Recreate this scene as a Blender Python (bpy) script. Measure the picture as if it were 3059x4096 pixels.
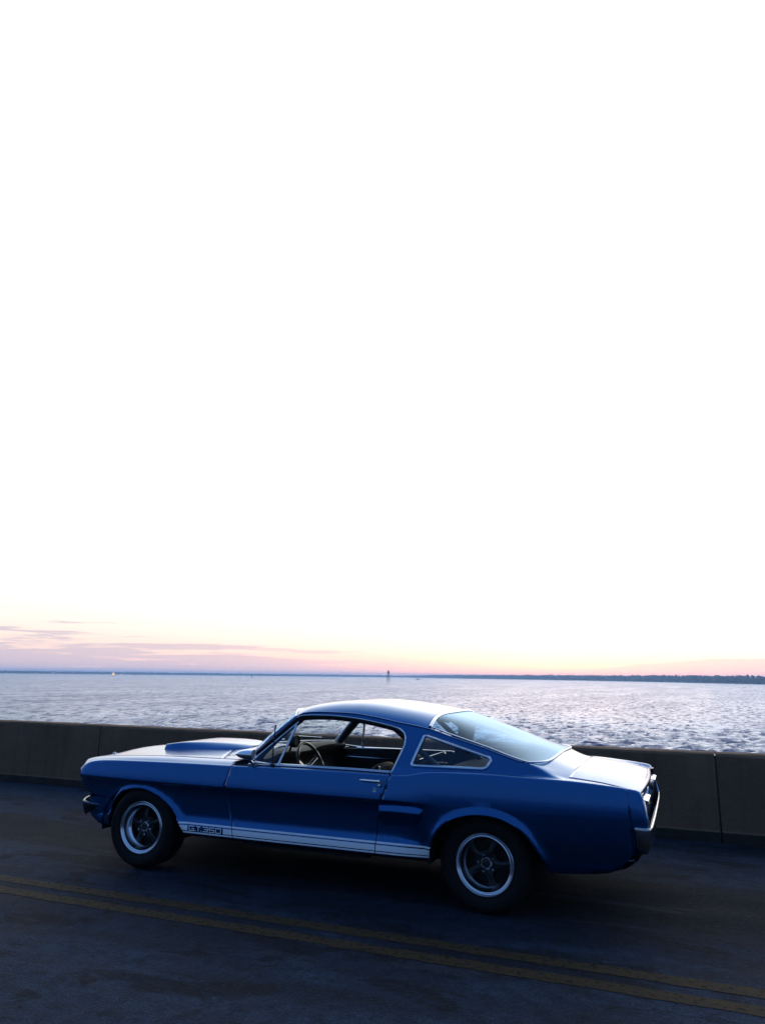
import bpy, bmesh, math, random
import numpy as np
from mathutils import Vector, Matrix
from mathutils.geometry import delaunay_2d_cdt

for o in list(bpy.data.objects):
    bpy.data.objects.remove(o)
scene = bpy.context.scene
COL = scene.collection
rng = random.Random(7)

# ------------------------------------------------------------------ camera
CAM_POS = (4.0316, -5.789, 1.487)
YAW, PITCH, ROLL = 0.3852, 0.2206, 0.0120
FPX = 2927.0                          # focal length in photograph pixels (3059 wide)
fw = Vector((-math.sin(YAW) * math.cos(PITCH), math.cos(YAW) * math.cos(PITCH), math.sin(PITCH)))
r0 = Vector((math.cos(YAW), math.sin(YAW), 0))
u0 = r0.cross(fw)
cr, sr = math.cos(ROLL), math.sin(ROLL)
rt = r0 * cr + u0 * sr
up = u0 * cr - r0 * sr
cam_data = bpy.data.cameras.new('camera')
cam = bpy.data.objects.new('camera', cam_data)
COL.objects.link(cam)
cam.matrix_world = Matrix(((rt.x, up.x, -fw.x, CAM_POS[0]), (rt.y, up.y, -fw.y, CAM_POS[1]),
                           (rt.z, up.z, -fw.z, CAM_POS[2]), (0, 0, 0, 1)))
cam_data.sensor_fit = 'HORIZONTAL'
cam_data.sensor_width = 36.0
cam_data.lens = FPX / 3059.0 * 36.0
cam_data.clip_start = 0.05
cam_data.clip_end = 40000.0
scene.camera = cam

# ------------------------------------------------------------------ dusk sky (world)
SUN_AZ = math.radians(8.0)          # sunset direction, measured from +Y towards -X
SUN_EL = math.radians(1.0)
world = bpy.data.worlds.new('World')
scene.world = world
world.use_nodes = True
wn, wl = world.node_tree.nodes, world.node_tree.links
wn.clear()


class NB:
    """small helper for wiring node trees"""
    def __init__(self, tree):
        self.t = tree
        self.n, self.l = tree.nodes, tree.links

    def put(self, sock, v):
        if hasattr(v, 'is_output') or isinstance(v, bpy.types.NodeSocket):
            self.l.new(v, sock)
        elif v is not None:
            sock.default_value = v

    def math(self, op, a, b=None, c=None, clamp=False):
        n = self.n.new('ShaderNodeMath')
        n.operation = op
        n.use_clamp = clamp
        for i, v in enumerate((a, b, c)):
            if v is not None:
                self.put(n.inputs[i], v)
        return n.outputs[0]

    def vmath(self, op, a, b=None):
        n = self.n.new('ShaderNodeVectorMath')
        n.operation = op
        self.put(n.inputs[0], a)
        if b is not None:
            self.put(n.inputs[1], b)
        return n.outputs['Value'] if op in ('DOT_PRODUCT', 'LENGTH') else n.outputs[0]

    def ramp(self, fac, stops, interp='LINEAR'):
        n = self.n.new('ShaderNodeValToRGB')
        cr_ = n.color_ramp
        cr_.interpolation = interp
        while len(cr_.elements) > 1:
            cr_.elements.remove(cr_.elements[-1])
        for i, (p, c) in enumerate(stops):
            e = cr_.elements[0] if i == 0 else cr_.elements.new(p)
            e.position = p
            c = (c, c, c) if not hasattr(c, '__len__') else c
            e.color = (c[0], c[1], c[2], 1)
        self.put(n.inputs[0], fac)
        return n.outputs[0]

    def mix(self, fac, a, b, mode='MIX'):
        n = self.n.new('ShaderNodeMix')
        n.data_type = 'RGBA'
        n.blend_type = mode
        n.clamp_factor = True
        self.put(n.inputs[0], fac)
        for s, v in ((n.inputs[6], a), (n.inputs[7], b)):
            if isinstance(v, (tuple, list)):
                s.default_value = (v[0], v[1], v[2], 1)
            else:
                self.put(s, v)
        return n.outputs[2]

    def noise(self, vec, scale, detail=4, rough=0.5, dist=0.0, w=None):
        n = self.n.new('ShaderNodeTexNoise')
        if w is not None:
            n.noise_dimensions = '4D'
            n.inputs['W'].default_value = w
        if vec is not None:
            self.put(n.inputs['Vector'], vec)
        n.inputs['Scale'].default_value = scale
        n.inputs['Detail'].default_value = detail
        n.inputs['Roughness'].default_value = rough
        n.inputs['Distortion'].default_value = dist
        return n.outputs['Fac']

    def mapping(self, vec, scale=(1, 1, 1), loc=(0, 0, 0), rot=(0, 0, 0)):
        n = self.n.new('ShaderNodeMapping')
        self.put(n.inputs['Vector'], vec)
        n.inputs['Location'].default_value = loc
        n.inputs['Rotation'].default_value = rot
        n.inputs['Scale'].default_value = scale
        return n.outputs[0]

    def maprange(self, v, a, b, c=0.0, d=1.0, smooth=False):
        n = self.n.new('ShaderNodeMapRange')
        n.interpolation_type = 'SMOOTHSTEP' if smooth else 'LINEAR'
        n.clamp = True
        self.put(n.inputs['Value'], v)
        for i, q in enumerate((a, b, c, d)):
            n.inputs[i + 1].default_value = q
        return n.outputs[0]


def pix_dir(px, py):
    d = rt * ((px - 1529.5) / FPX) - up * ((py - 2048) / FPX) + fw
    return tuple(d.normalized())


GAP_DIR = pix_dir(-40, 2085)


def build_world():
    b = NB(world.node_tree)
    tc = wn.new('ShaderNodeTexCoord')
    d = tc.outputs['Generated']
    sep = wn.new('ShaderNodeSeparateXYZ')
    wl.new(d, sep.inputs[0])
    x, y, z = sep.outputs
    el = b.math('ARCSINE', z)                                    # elevation, radians
    eld = b.math('MULTIPLY', el, 180 / math.pi)
    # azimuth offset from the sunset point: 0 at sunset, pi opposite
    az = b.math('ARCTAN2', b.math('MULTIPLY', x, -1.0), y)       # from +Y towards -X
    azd = b.math('MULTIPLY', az, 180 / math.pi)
    sdir = (-math.sin(SUN_AZ) * math.cos(SUN_EL), math.cos(SUN_AZ) * math.cos(SUN_EL), math.sin(SUN_EL))
    cosg = b.vmath('DOT_PRODUCT', d, sdir)
    ang = b.math('MULTIPLY', b.math('ARCCOSINE', cosg), 180 / math.pi)
    # physical dusk sky
    sky = wn.new('ShaderNodeTexSky')
    sky.sky_type = 'NISHITA'
    sky.sun_disc = False
    sky.sun_elevation = SUN_EL
    sky.sun_rotation = -SUN_AZ
    sky.dust_density = 0.6
    sky.ozone_density = 1.5
    # afterglow: strongest over the sunset, dying away smoothly to the far side of the dome
    glow = b.ramp(b.math('DIVIDE', ang, 180.0), [
        (0.0, (2.4, 2.35, 2.3)), (0.10, (2.35, 2.3, 2.25)), (0.18, (1.95, 1.95, 1.95)), (0.26, (1.40, 1.47, 1.55)),
        (0.325, (1.06, 1.15, 1.30)), (0.375, (0.60, 0.78, 1.10)), (0.43, (0.27, 0.49, 0.92)), (0.50, (0.14, 0.32, 0.72)),
        (0.70, (0.095, 0.225, 0.52)), (1.0, (0.085, 0.20, 0.45))])
    # the low sky towards the sunset: lavender-pink at the horizon, peach, pale cream, then white; deeper to the left
    wide = b.maprange(b.math('ABSOLUTE', b.math('SUBTRACT', azd, math.degrees(SUN_AZ))), 40, 110, 1.0, 0.0, True)
    leftness = b.maprange(azd, 10, 52, 0.0, 1.0, False)
    spread = b.math('ADD', 1.0, b.math('MULTIPLY', leftness, 2.2))
    h = b.math('DIVIDE', b.math('MAXIMUM', eld, 0.0), spread)
    lowc = b.ramp(b.math('DIVIDE', h, 10.0), [
        (0.0, (0.93, 0.72, 0.78)), (0.03, (1.0, 0.73, 0.74)), (0.075, (1.03, 0.83, 0.77)), (0.13, (1.06, 0.97, 0.90)),
        (0.26, (1.22, 1.18, 1.12)), (0.5, (1.65, 1.60, 1.55)), (1.0, (2.3, 2.25, 2.2))])
    keep = b.maprange(h, 4.0, 10.0, 1.0, 0.0, True)
    glow = b.mix(b.math('MULTIPLY', keep, wide), glow, lowc)
    # cloud bars low over the water to the left, a soft bank to the right
    cv = wn.new('ShaderNodeCombineXYZ')
    wl.new(b.math('MULTIPLY', azd, 0.10), cv.inputs[0])
    wl.new(b.math('ADD', b.math('MULTIPLY', eld, 1.9), b.math('MULTIPLY', azd, 0.02)), cv.inputs[1])
    n1 = b.noise(cv.outputs[0], 1.15, 6, 0.55, 0.25, w=3.1)
    top = b.math('ADD', 1.15, b.math('MULTIPLY', leftness, 2.6))
    cover = b.math('SUBTRACT', 1.0, b.math('DIVIDE', eld, top))
    cl = b.math('ADD', b.math('MULTIPLY', cover, 0.27), b.math('SUBTRACT', n1, 0.555))
    cl = b.maprange(cl, 0.0, 0.085, 0.0, 1.0, True)
    cl = b.math('MULTIPLY', cl, b.maprange(azd, 13, 34, 0.0, 1.0, True))
    # right hand bank
    cv2 = wn.new('ShaderNodeCombineXYZ')
    wl.new(b.math('MULTIPLY', azd, 0.5), cv2.inputs[0])
    n2 = b.noise(cv2.outputs[0], 1.0, 5, 0.6, 0.0, w=1.7)
    rh = b.math('ADD', b.maprange(azd, 14, -4, 0.1, 1.5, True), b.math('MULTIPLY', b.math('SUBTRACT', n2, 0.5), 0.5))
    rb = b.maprange(b.math('SUBTRACT', rh, eld), -0.06, 0.10, 0.0, 1.0, True)
    rb = b.math('MULTIPLY', rb, b.maprange(azd, 16, 2, 0.0, 1.0, True))
    cmask = b.math('MAXIMUM', b.math('MULTIPLY', cl, 0.92), b.math('MULTIPLY', rb, 0.75))
    cmask = b.math('MULTIPLY', cmask, b.maprange(eld, -0.5, 0.0, 0.0, 1.0))
    ccol = b.mix(leftness, (0.80, 0.68, 0.76), (0.62, 0.56, 0.68))
    glow = b.mix(b.math('MULTIPLY', cmask, wide), glow, ccol)
    # a faint cool gap in the high cloud, low left
    gv = b.vmath('DOT_PRODUCT', d, GAP_DIR)
    gn = b.noise(b.mapping(d, (1, 1, 2.2)), 7.0, 4, 0.55, 0.4, w=8.4)
    gap = b.math('ADD', gv, b.math('MULTIPLY', b.math('SUBTRACT', gn, 0.5), 0.016))
    gap = b.maprange(gap, 0.9945, 0.9995, 0.0, 0.70, True)
    glow = b.mix(gap, glow, (0.84, 1.0, 0.99))
    # below the horizon: dim
    bg1 = wn.new('ShaderNodeBackground')
    wl.new(sky.outputs[0], bg1.inputs[0])
    bg1.inputs[1].default_value = 0.05
    bg2 = wn.new('ShaderNodeBackground')
    low = b.maprange(eld, -3.0, 0.0, 0.0, 1.0)
    glow = b.mix(low, (0.03, 0.045, 0.07), glow)
    wl.new(glow, bg2.inputs[0])
    bg2.inputs[1].default_value = 1.0
    add = wn.new('ShaderNodeAddShader')
    wl.new(bg1.outputs[0], add.inputs[0])
    wl.new(bg2.outputs[0], add.inputs[1])
    out = wn.new('ShaderNodeOutputWorld')
    wl.new(add.outputs[0], out.inputs[0])


build_world()

# the sun itself has just gone: only a faint warm rim of light from the same direction is left
sun_data = bpy.data.lights.new('sun', 'SUN')
sun_data.energy = 0.03
sun_data.angle = math.radians(20)
sun_data.color = (1.0, 0.62, 0.42)
sun = bpy.data.objects.new('sun', sun_data)
COL.objects.link(sun)
sun_el_lamp = math.radians(2.0)
sdv = Vector((-math.sin(SUN_AZ) * math.cos(sun_el_lamp), math.cos(SUN_AZ) * math.cos(sun_el_lamp), math.sin(sun_el_lamp)))
sun.rotation_euler = sdv.to_track_quat('Z', 'Y').to_euler()

vs = scene.view_settings
vs.view_transform = 'Standard'
vs.look = 'None'
vs.exposure = 0.0
vs.gamma = 1.0
vs.use_curve_mapping = False
scene.render.engine = 'CYCLES'
scene.cycles.use_denoising = True
scene.cycles.max_bounces = 8
scene.cycles.sample_clamp_indirect = 1.5
scene.cycles.sample_clamp_direct = 6.0
scene.cycles.transparent_max_bounces = 16

# ------------------------------------------------------------------ materials


def mat(name):
    m = bpy.data.materials.new(name)
    m.use_nodes = True
    nt = m.node_tree
    return m, NB(nt), nt.nodes['Principled BSDF']


def simple(name, col, rough=0.5, metal=0.0, spec=0.5, coat=0.0, bump=0.0, bscale=200, var=0.0, vscale=8):
    m, b, p = mat(name)
    p.inputs['Base Color'].default_value = (*col, 1)
    p.inputs['Roughness'].default_value = rough
    p.inputs['Metallic'].default_value = metal
    p.inputs['Specular IOR Level'].default_value = spec
    p.inputs['Coat Weight'].default_value = coat
    p.inputs['Coat Roughness'].default_value = 0.04
    tc = b.n.new('ShaderNodeTexCoord')
    if var:
        n = b.noise(tc.outputs['Object'], vscale, 5, 0.6)
        f = b.maprange(n, 0.3, 0.7, 0.0, 1.0)
        b.put(p.inputs['Base Color'], b.mix(f, tuple(c * (1 - var) for c in col), tuple(min(1, c * (1 + var)) for c in col)))
    if bump:
        n = b.noise(tc.outputs['Object'], bscale, 4, 0.6)
        bp = b.n.new('ShaderNodeBump')
        bp.inputs['Strength'].default_value = bump
        bp.inputs['Distance'].default_value = 0.01
        b.l.new(n, bp.inputs['Height'])
        b.l.new(bp.outputs[0], p.inputs['Normal'])
    return m


def make_paint():
    m, b, p = mat('blue_metallic_paint')
    tc = b.n.new('ShaderNodeTexCoord')
    dirt = b.maprange(b.noise(tc.outputs['Object'], 3.0, 6, 0.65), 0.3, 0.75, 0.21, 0.28)
    col = b.mix(0.5, (0.002, 0.086, 0.255), (0.002, 0.086, 0.255))
    hs = b.n.new('ShaderNodeHueSaturation')
    b.l.new(col, hs.inputs['Color'])
    b.l.new(hs.outputs[0], p.inputs['Base Color'])
    p.inputs['Metallic'].default_value = 0.90
    b.l.new(dirt, p.inputs['Roughness'])
    p.inputs['Coat Weight'].default_value = 0.55
    p.inputs['Coat IOR'].default_value = 1.5
    p.inputs['Coat Roughness'].default_value = 0.05
    return m


M = {}
M['paint'] = make_paint()
M['stripe'] = simple('white_vinyl_stripe', (0.84, 0.85, 0.87), 0.35, coat=0.4)
M['chrome'] = simple('chrome', (0.72, 0.74, 0.78), 0.10, 1.0)
M['bluish_reflection_chrome'] = simple('dark_bluish_reflection_chrome', (0.09, 0.11, 0.16), 0.24, 1.0)  # front bumper chrome, its dark bluish reflection put into the colour
M['dark_reflection_chrome'] = simple('dark_reflection_chrome', (0.34, 0.34, 0.345), 0.14, 1.0)  # rear bumper chrome, darkened to hold the reflection of road and wall
M['trim'] = simple('bright_trim', (0.60, 0.64, 0.70), 0.22, 1.0)
M['brushed'] = simple('polished_aluminium', (0.72, 0.74, 0.78), 0.21, 1.0)
M['magnesium'] = simple('dark_grey_cast_alloy', (0.024, 0.024, 0.026), 0.38, 0.6, bump=0.1, bscale=300)
M['tyre'] = simple('tyre_rubber', (0.005, 0.005, 0.0055), 0.75, spec=0.25, bump=0.25, bscale=140)
M['black'] = simple('black_trim', (0.008, 0.008, 0.009), 0.5)
M['rubber_and_gap_shade'] = simple('black_weatherstrip_and_gap_shade', (0.006, 0.006, 0.007), 0.55)  # weatherstrip black, also laid on panel edges as the shade in the gaps
M['vinyl'] = simple('black_vinyl', (0.0035, 0.0033, 0.0033), 0.55, spec=0.3, bump=0.15, bscale=350)
M['headliner'] = simple('dark_headliner', (0.005, 0.005, 0.0055), 0.85)
M['under'] = simple('underbody_black', (0.006, 0.006, 0.006), 0.9)
M['wood'] = simple('dark_wood_rim', (0.035, 0.020, 0.013), 0.28, coat=0.6)
M['red_lens'] = simple('red_tail_lens', (0.16, 0.006, 0.006), 0.15, coat=0.8)
M['headlight'] = simple('headlight_glass', (0.55, 0.58, 0.6), 0.08, 0.7, coat=1.0)
M['plate'] = simple('licence_plate_metal', (0.35, 0.36, 0.38), 0.4)
M['mirror'] = simple('mirror_glass', (0.8, 0.8, 0.82), 0.02, 1.0)
M['rollbar'] = simple('black_painted_tube', (0.02, 0.018, 0.017), 0.4)


def make_glass(name, tint, refl_rough=0.0):
    m = bpy.data.materials.new(name)
    m.use_nodes = True
    b = NB(m.node_tree)
    b.n.clear()
    tr = b.n.new('ShaderNodeBsdfTransparent')
    tr.inputs[0].default_value = (*tint, 1)
    gl = b.n.new('ShaderNodeBsdfGlossy')
    gl.inputs['Roughness'].default_value = refl_rough
    gl.inputs['Color'].default_value = (0.50, 0.73, 1, 1)
    geo = b.n.new('ShaderNodeNewGeometry')
    c = b.math('ABSOLUTE', b.vmath('DOT_PRODUCT', geo.outputs['Incoming'], geo.outputs['Normal']))
    k = b.math('POWER', b.math('SUBTRACT', 1.0, c, clamp=True), 5.0)
    fac = b.math('ADD', 0.045, b.math('MULTIPLY', k, 0.90), clamp=True)
    mx = b.n.new('ShaderNodeMixShader')
    b.l.new(fac, mx.inputs[0])
    b.l.new(tr.outputs[0], mx.inputs[1])
    b.l.new(gl.outputs[0], mx.inputs[2])
    o = b.n.new('ShaderNodeOutputMaterial')
    b.l.new(mx.outputs[0], o.inputs[0])
    return m


M['glass'] = make_glass('window_glass', (0.80, 0.86, 0.86))
M['rear_glass'] = make_glass('rear_window_glass', (0.30, 0.50, 0.70), 0.04)


def make_asphalt():
    m, b, p = mat('worn_asphalt')
    tc = b.n.new('ShaderNodeTexCoord')
    o = tc.outputs['Object']
    long = b.mapping(o, (0.25, 1.0, 1.0))
    big = b.noise(long, 0.55, 6, 0.6, 0.3, w=2.0)
    mid = b.noise(b.mapping(o, (0.5, 1.6, 1.0)), 2.6, 6, 0.62, 0.4, w=5.0)
    fine = b.noise(o, 75.0, 3, 0.7)
    vor = b.n.new('ShaderNodeTexVoronoi')
    vor.inputs['Scale'].default_value = 130
    b.l.new(o, vor.inputs['Vector'])
    agg = b.maprange(vor.outputs['Distance'], 0.05, 0.6, 1.0, 0.0)
    c = b.mix(b.maprange(b.math('ADD', b.math('MULTIPLY', big, 0.55), b.math('MULTIPLY', mid, 0.45)), 0.40, 0.60, 0, 1, True), (0.0130, 0.0205, 0.0360), (0.0480, 0.0730, 0.1200))
    # broad dark oil bands under the wheel tracks and lane centre, irregular edged
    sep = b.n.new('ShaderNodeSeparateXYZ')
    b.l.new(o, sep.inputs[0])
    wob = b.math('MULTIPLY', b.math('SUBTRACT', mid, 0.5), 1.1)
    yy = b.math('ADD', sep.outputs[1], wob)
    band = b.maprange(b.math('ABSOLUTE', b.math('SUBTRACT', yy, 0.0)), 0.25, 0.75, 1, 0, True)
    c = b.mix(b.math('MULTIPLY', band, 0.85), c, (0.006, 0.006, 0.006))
    band2 = b.maprange(b.math('ABSOLUTE', b.math('ADD', yy, 3.9)), 0.2, 0.9, 1, 0, True)
    c = b.mix(b.math('MULTIPLY', band2, 0.45), c, (0.011, 0.011, 0.012))
    # spill stains and pale scuffs
    st = b.noise(b.mapping(o, (0.8, 1.8, 1.0)), 1.7, 5, 0.6, 0.6, w=9.0)
    c = b.mix(b.math('MULTIPLY', b.maprange(st, 0.545, 0.60, 0, 1, True), 0.72), c, (0.008, 0.008, 0.008))
    sc = b.noise(b.mapping(o, (0.35, 2.4, 1.0)), 1.5, 4, 0.6, 0.5, w=14.0)
    c = b.mix(b.math('MULTIPLY', b.maprange(sc, 0.61, 0.655, 0, 1, True), 0.6), c, (0.055, 0.064, 0.085))
    mot = b.noise(o, 9.0, 6, 0.72, 0.2, w=21.0)
    c = b.mix(b.maprange(mot, 0.46, 0.64, 0.0, 0.65), c, (0.0045, 0.0065, 0.0105))
    grit = b.noise(o, 34.0, 5, 0.75)
    c = b.mix(b.maprange(grit, 0.52, 0.66, 0.0, 0.7), c, (0.040, 0.050, 0.072))
    c = b.mix(b.maprange(fine, 0.42, 0.60, 0.0, 0.5), c, (0.005, 0.006, 0.008))
    c = b.mix(b.math('MULTIPLY', agg, 0.40), c, (0.045, 0.048, 0.056))
    # hairline cracks
    vc = b.n.new('ShaderNodeTexVoronoi')
    vc.feature = 'DISTANCE_TO_EDGE'
    vc.inputs['Scale'].default_value = 0.32
    dn = b.n.new('ShaderNodeTexNoise')
    dn.inputs['Scale'].default_value = 1.6
    dn.inputs['Detail'].default_value = 7
    b.l.new(o, dn.inputs['Vector'])
    mv = b.vmath('ADD', o, b.vmath('SCALE', b.vmath('SUBTRACT', dn.outputs['Color'], (0.5, 0.5, 0.5))))
    sclnode = [n for n in b.n if n.type == 'VECT_MATH' and n.operation == 'SCALE'][-1]
    sclnode.inputs['Scale'].default_value = 0.9
    b.l.new(mv, vc.inputs['Vector'])
    crack = b.maprange(vc.outputs['Distance'], 0.0, 0.004, 1, 0)
    c = b.mix(b.math('MULTIPLY', crack, 0.6), c, (0.010, 0.010, 0.011))
    b.l.new(c, p.inputs['Base Color'])
    b.l.new(b.maprange(mid, 0.3, 0.7, 0.72, 0.92), p.inputs['Roughness'])
    p.inputs['Specular IOR Level'].default_value = 0.12
    h = b.math('ADD', b.math('ADD', b.math('MULTIPLY', fine, 0.35), b.math('MULTIPLY', agg, 0.5)), b.math('ADD', b.math('MULTIPLY', grit, 1.1), b.math('MULTIPLY', mot, 1.6)))
    bp = b.n.new('ShaderNodeBump')
    bp.inputs['Strength'].default_value = 1.0
    bp.inputs['Distance'].default_value = 0.016
    b.l.new(h, bp.inputs['Height'])
    b.l.new(bp.outputs[0], p.inputs['Normal'])
    return m


def make_yellow():
    m, b, p = mat('worn_yellow_paint')
    tc = b.n.new('ShaderNodeTexCoord')
    o = tc.outputs['Object']
    n = b.noise(b.mapping(o, (0.8, 2, 1)), 9.0, 6, 0.7)
    f = b.noise(o, 90, 3, 0.7)
    c = b.mix(b.maprange(n, 0.35, 0.7, 0, 1), (0.050, 0.028, 0.007), (0.028, 0.0185, 0.008))
    c = b.mix(b.maprange(f, 0.48, 0.64, 0, 0.8), c, (0.008, 0.0085, 0.010))
    b.l.new(c, p.inputs['Base Color'])
    p.inputs['Roughness'].default_value = 0.85
    p.inputs['Specular IOR Level'].default_value = 0.2
    bp = b.n.new('ShaderNodeBump')
    bp.inputs['Strength'].default_value = 0.5
    bp.inputs['Distance'].default_value = 0.005
    b.l.new(f, bp.inputs['Height'])
    b.l.new(bp.outputs[0], p.inputs['Normal'])
    # worn edges: paint missing where the noise bites in
    al = b.maprange(b.noise(b.mapping(o, (1.5, 1.5, 1)), 16, 6, 0.75, 0.3), 0.37, 0.45, 0.25, 1)
    b.l.new(al, p.inputs['Alpha'])
    return m


def make_concrete():
    m, b, p = mat('weathered_concrete')
    tc = b.n.new('ShaderNodeTexCoord')
    o = tc.outputs['Object']
    n1 = b.noise(b.mapping(o, (0.6, 1, 1.2)), 1.6, 7, 0.65)
    n2 = b.noise(b.mapping(o, (6, 6, 0.5)), 1.2, 5, 0.6, 0.2)       # vertical water streaks
    n3 = b.noise(o, 60, 4, 0.7)
    c = b.mix(b.maprange(n1, 0.3, 0.7, 0, 1), (0.140, 0.082, 0.050), (0.178, 0.105, 0.064))
    c = b.mix(b.maprange(n2, 0.50, 0.70, 0, 0.4), c, (0.075, 0.042, 0.024))
    c = b.mix(b.maprange(n3, 0.55, 0.72, 0, 0.4), c, (0.05, 0.039, 0.028))
    b.l.new(c, p.inputs['Base Color'])
    p.inputs['Roughness'].default_value = 0.9
    p.inputs['Specular IOR Level'].default_value = 0.2
    bp = b.n.new('ShaderNodeBump')
    bp.inputs['Strength'].default_value = 0.8
    bp.inputs['Distance'].default_value = 0.010
    n4 = b.noise(o, 14, 5, 0.7)
    b.l.new(b.math('ADD', b.math('MULTIPLY', n3, 0.6), b.math('MULTIPLY', n4, 1.2)), bp.inputs['Height'])
    b.l.new(bp.outputs[0], p.inputs['Normal'])
    return m


def make_water():
    m = bpy.data.materials.new('choppy_bay_water')
    m.use_nodes = True
    b = NB(m.node_tree)
    b.n.clear()
    geo = b.n.new('ShaderNodeNewGeometry')
    o = geo.outputs['Position']
    n1 = b.noise(b.mapping(o, (0.55, 1, 1), rot=(0, 0, 0.3)), 1.6, 2, 0.5, 0.2, w=0.4)
    n2 = b.noise(b.mapping(o, (0.8, 1, 1), rot=(0, 0, -0.2)), 7.0, 3, 0.6, 0.2, w=4.4)
    h = b.math('ADD', b.math('MULTIPLY', n1, 0.7), b.math('MULTIPLY', n2, 0.07))
    bp = b.n.new('ShaderNodeBump')
    bp.inputs['Strength'].default_value = 1.0
    bp.inputs['Distance'].default_value = 0.14
    b.l.new(h, bp.inputs['Height'])
    df = b.n.new('ShaderNodeBsdfDiffuse')
    df.inputs['Color'].default_value = (0.026, 0.060, 0.145, 1)
    gl = b.n.new('ShaderNodeBsdfGlossy')
    gl.inputs['Roughness'].default_value = 0.16
    gl.inputs['Color'].default_value = (0.80, 0.87, 1.0, 1)
    b.l.new(bp.outputs[0], gl.inputs['Normal'])
    fr = b.n.new('ShaderNodeFresnel')
    fr.inputs['IOR'].default_value = 1.333
    b.l.new(bp.outputs[0], fr.inputs['Normal'])
    # unresolved ripples hold the reflectance of a rough sea well under that of a flat mirror
    n3 = b.noise(b.mapping(o, (1.35, 0.50, 1), rot=(0, 0, 0.25)), 0.9, 7, 0.66, 0.25, w=7.7)
    n4 = b.noise(b.mapping(o, (0.25, 0.05, 1), rot=(0, 0, 0.25)), 0.35, 5, 0.70, 0.3, w=2.7)
    patch = b.math('MULTIPLY', b.maprange(n3, 0.48, 0.62, 1.22, 0.18), b.maprange(n4, 0.35, 0.65, 0.78, 1.14))  # dark trough dashes and bright crest glints painted into the reflectance
    fac = b.math('MULTIPLY', b.math('MULTIPLY', fr.outputs[0], WATER_REFL), patch, clamp=True)
    mx = b.n.new('ShaderNodeMixShader')
    b.l.new(fac, mx.inputs[0])
    b.l.new(df.outputs[0], mx.inputs[1])
    b.l.new(gl.outputs[0], mx.inputs[2])
    out = b.n.new('ShaderNodeOutputMaterial')
    b.l.new(mx.outputs[0], out.inputs[0])
    return m


WATER_REFL = 0.64
M['asphalt'] = make_asphalt()
M['yellow'] = make_yellow()
M['concrete'] = make_concrete()
M['base_band'] = simple('dark_concrete_toe', (0.026, 0.020, 0.014), 0.95, var=0.35, vscale=5, bump=0.3, bscale=60)
M['water'] = make_water()
M['foliage'] = simple('dark_tree_foliage', (0.035, 0.050, 0.030), 0.9, var=0.4, vscale=0.15)
M['steel_dark'] = simple('dark_pile_timber', (0.03, 0.03, 0.035), 0.8)
M['red_panel'] = simple('faded_red_daymark', (0.45, 0.10, 0.09), 0.7)


def emit(name, col, s):
    m = bpy.data.materials.new(name)
    m.use_nodes = True
    b = NB(m.node_tree)
    b.n.clear()
    e = b.n.new('ShaderNodeEmission')
    e.inputs[0].default_value = (*col, 1)
    e.inputs[1].default_value = s
    o = b.n.new('ShaderNodeOutputMaterial')
    b.l.new(e.outputs[0], o.inputs[0])
    return m


M['lit_warm'] = emit('lit_warm_window', (1.0, 0.62, 0.22), 1.6)
M['lit_pale'] = emit('lit_pale_lamp', (1.0, 0.75, 0.6), 1.0)

# ------------------------------------------------------------------ mesh helpers


def link(name, me, m, parent=None, smooth=True, sharp=None):
    if m is not None:
        for mm in (m if isinstance(m, (list, tuple)) else [m]):
            me.materials.append(mm)
    o = bpy.data.objects.new(name, me)
    COL.objects.link(o)
    if parent is not None:
        o.parent = parent
    if smooth:
        me.polygons.foreach_set('use_smooth', [True] * len(me.polygons))
        if sharp is not None:
            try:
                me.set_sharp_from_angle(angle=math.radians(sharp))
            except Exception:
                pass
    return o


def mesh_obj(name, verts, faces, m, parent=None, smooth=True, sharp=35):
    me = bpy.data.meshes.new(name)
    me.from_pydata([tuple(map(float, v)) for v in verts], [], [tuple(map(int, f)) for f in faces])
    me.validate()
    me.update()
    return link(name, me, m, parent, smooth, sharp)


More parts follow.
